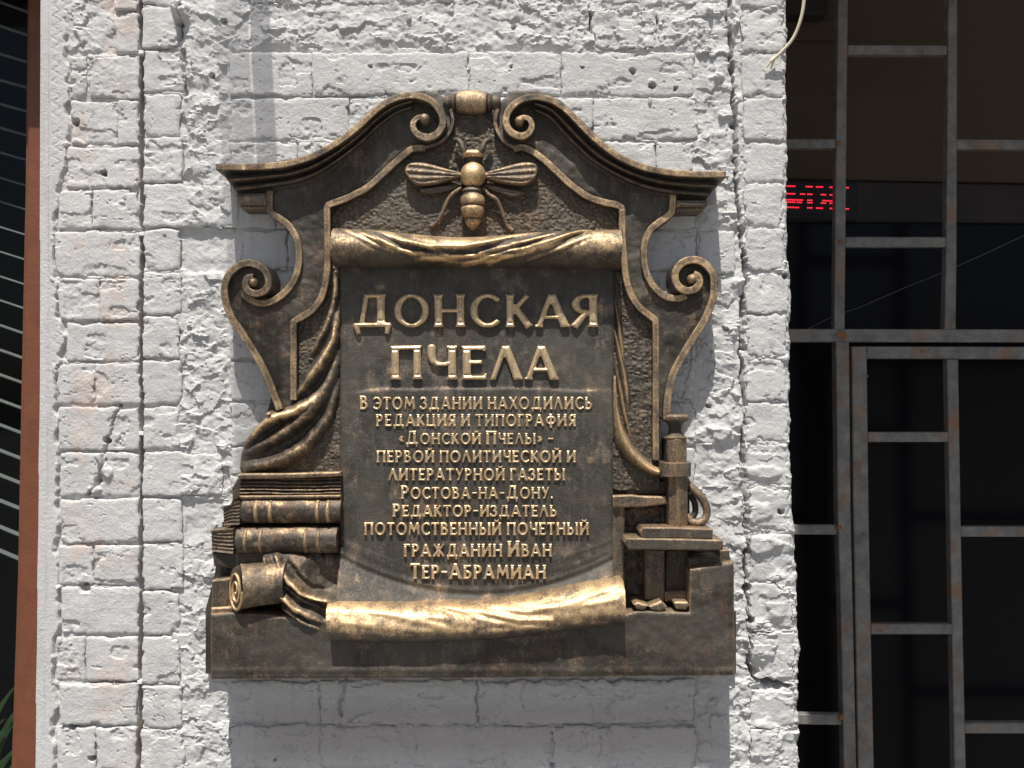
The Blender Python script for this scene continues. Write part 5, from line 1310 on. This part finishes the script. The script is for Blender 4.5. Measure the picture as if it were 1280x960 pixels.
def letter_mesh(ch, step, bev, fat, depth, key):
    w, prims = G[ch]
    sdf = glyph_sdf(prims, fat)
    P, f, E, wr, use = relief_arrays(sdf, lambda X, Y, D: (np.clip((-D) / bev, 0, 1) * .3 + .7, .70 + 0 * X), (-.12, -.30, w + .12, 1.36), step)
    bv, inv = np.unique(E, return_inverse=True); inv = inv.reshape(E.shape); n0 = len(P)
    B = P[bv].copy(); B[:, 2] = -.4
    sk = np.stack([E[:, 0], n0 + inv[:, 0], n0 + inv[:, 1], E[:, 1]], -1)
    wr = np.concatenate([wr, np.full(len(bv), .35)]); P = np.concatenate([P, B]); f = np.concatenate([f, sk])
    used = np.unique(f); mp = np.zeros(len(P), np.int64); mp[used] = np.arange(len(used)); P = P[used]; f = mp[f]; wr = wr[used]
    # pixel-space y runs down in relief_arrays; here y runs up, so flip the winding
    V = np.stack([P[:, 0], -P[:, 2], P[:, 1]], 1); f = f[:, ::-1]
    me = bpy.data.meshes.new("letter")
    me.vertices.add(len(V)); me.vertices.foreach_set("co", V.astype(np.float32).ravel())
    me.loops.add(len(f) * 4); me.loops.foreach_set("vertex_index", f.astype(np.int32).ravel())
    me.polygons.add(len(f)); me.polygons.foreach_set("loop_start", np.arange(0, len(f) * 4, 4, dtype=np.int32))
    me.update(calc_edges=True)
    a = me.attributes.new("wear", 'FLOAT', 'POINT'); a.data.foreach_set("value", wr.astype(np.float32))
    me.polygons.foreach_set("use_smooth", np.ones(len(f), bool))
    try: me.set_sharp_from_angle(angle=math.radians(45))
    except Exception: pass
    me.materials.append(BRONZE_LETTER); me.update()
    return me
LM = {}
def put(ch, x, ybase, hpx, wscale, thick, big, dsurf):
    key = (ch, big)
    if key not in LM: LM[key] = letter_mesh(ch, .030 if big else .055, .05 if big else .08, 0.0 if big else .012, 1, key)
    a = W(x, ybase, dsurf + thick)
    k = S * (DIST - (dsurf + thick) * S) / DIST
    o = link("letter", LM[key], tablet, (float(a[0]), -dsurf * S, float(a[1])))
    o.scale = (hpx * wscale * k, thick * S, hpx * k)
    o.rotation_euler = (0, random.uniform(-.012, .012), 0)
for s_, y1, hp, xs in (("ДОНСКАЯ", 408.5, 41, [(440.3, 489.3), (492.6, 536.2), (542, 581.6), (587.8, 624.6), (632, 666), (669, 712), (713.6, 748.4)]),
                       ("ПЧЕЛА", 474.3, 42, [(488, 527.5), (533, 570.5), (577, 609), (612.5, 653), (656, 698)])):
    for ch, (a, b_) in zip(s_, xs):
        ext = {'О': (.01, .93), 'С': (.01, .76), 'Д': (.03, .95), 'Я': (.02, .68)}.get(ch, (.0, G[ch][0]))
        ws = (b_ - a) / ((ext[1] - ext[0]) * hp)
        put(ch, a - ext[0] * hp * ws, y1, hp, ws, 7.0, True, TAB - 1.0)
LINES = [("В ЭТОМ ЗДАНИИ НАХОДИЛИСЬ", 449.5, 740.5, 511.7, 15.3, {0: 16.8}),
         ("РЕДАКЦИЯ И ТИПОГРАФИЯ", 470, 720, 532.8, 14.8, {}),
         ("«ДОНСКОЙ ПЧЕЛЫ» –", 498, 692, 555.3, 13.6, {1: 16.3, 9: 16.3}),
         ("ПЕРВОЙ ПОЛИТИЧЕСКОЙ И", 470.5, 720, 578, 14.4, {}),
         ("ЛИТЕРАТУРНОЙ ГАЗЕТЫ", 485.5, 706.5, 600.6, 14.6, {}),
         ("РОСТОВА-НА-ДОНУ.", 501, 691.5, 623.6, 14.2, {0: 16.3, 11: 16.3}),
         ("РЕДАКТОР-ИЗДАТЕЛЬ", 490.5, 696.5, 645.9, 14, {0: 15.6}),
         ("ПОТОМСТВЕННЫЙ ПОЧЕТНЫЙ", 455, 736.5, 668.9, 15.2, {}),
         ("ГРАЖДАНИН ИВАН", 504.5, 690, 696, 15.4, {10: 19}),
         ("ТЕР-АБРАМИАН", 512.5, 682.5, 723.9, 16.8, {0: 19, 4: 19})]
for s_, x0, x1, yb, h, caps in LINES:
    gap = .14
    adv = []; tot = 0
    for i, ch in enumerate(s_):
        hh = caps.get(i, h); w = (.34 if ch == ' ' else G[ch][0] + gap) * hh
        adv.append((tot, hh)); tot += w
    sc = (x1 - x0) / (tot - gap * h)
    for ch, (ax, hh) in zip(s_, adv):
        if ch == ' ': continue
        put(ch, x0 + ax * sc, yb, hh, sc, 3.6, False, TAB + .3)
print("done")
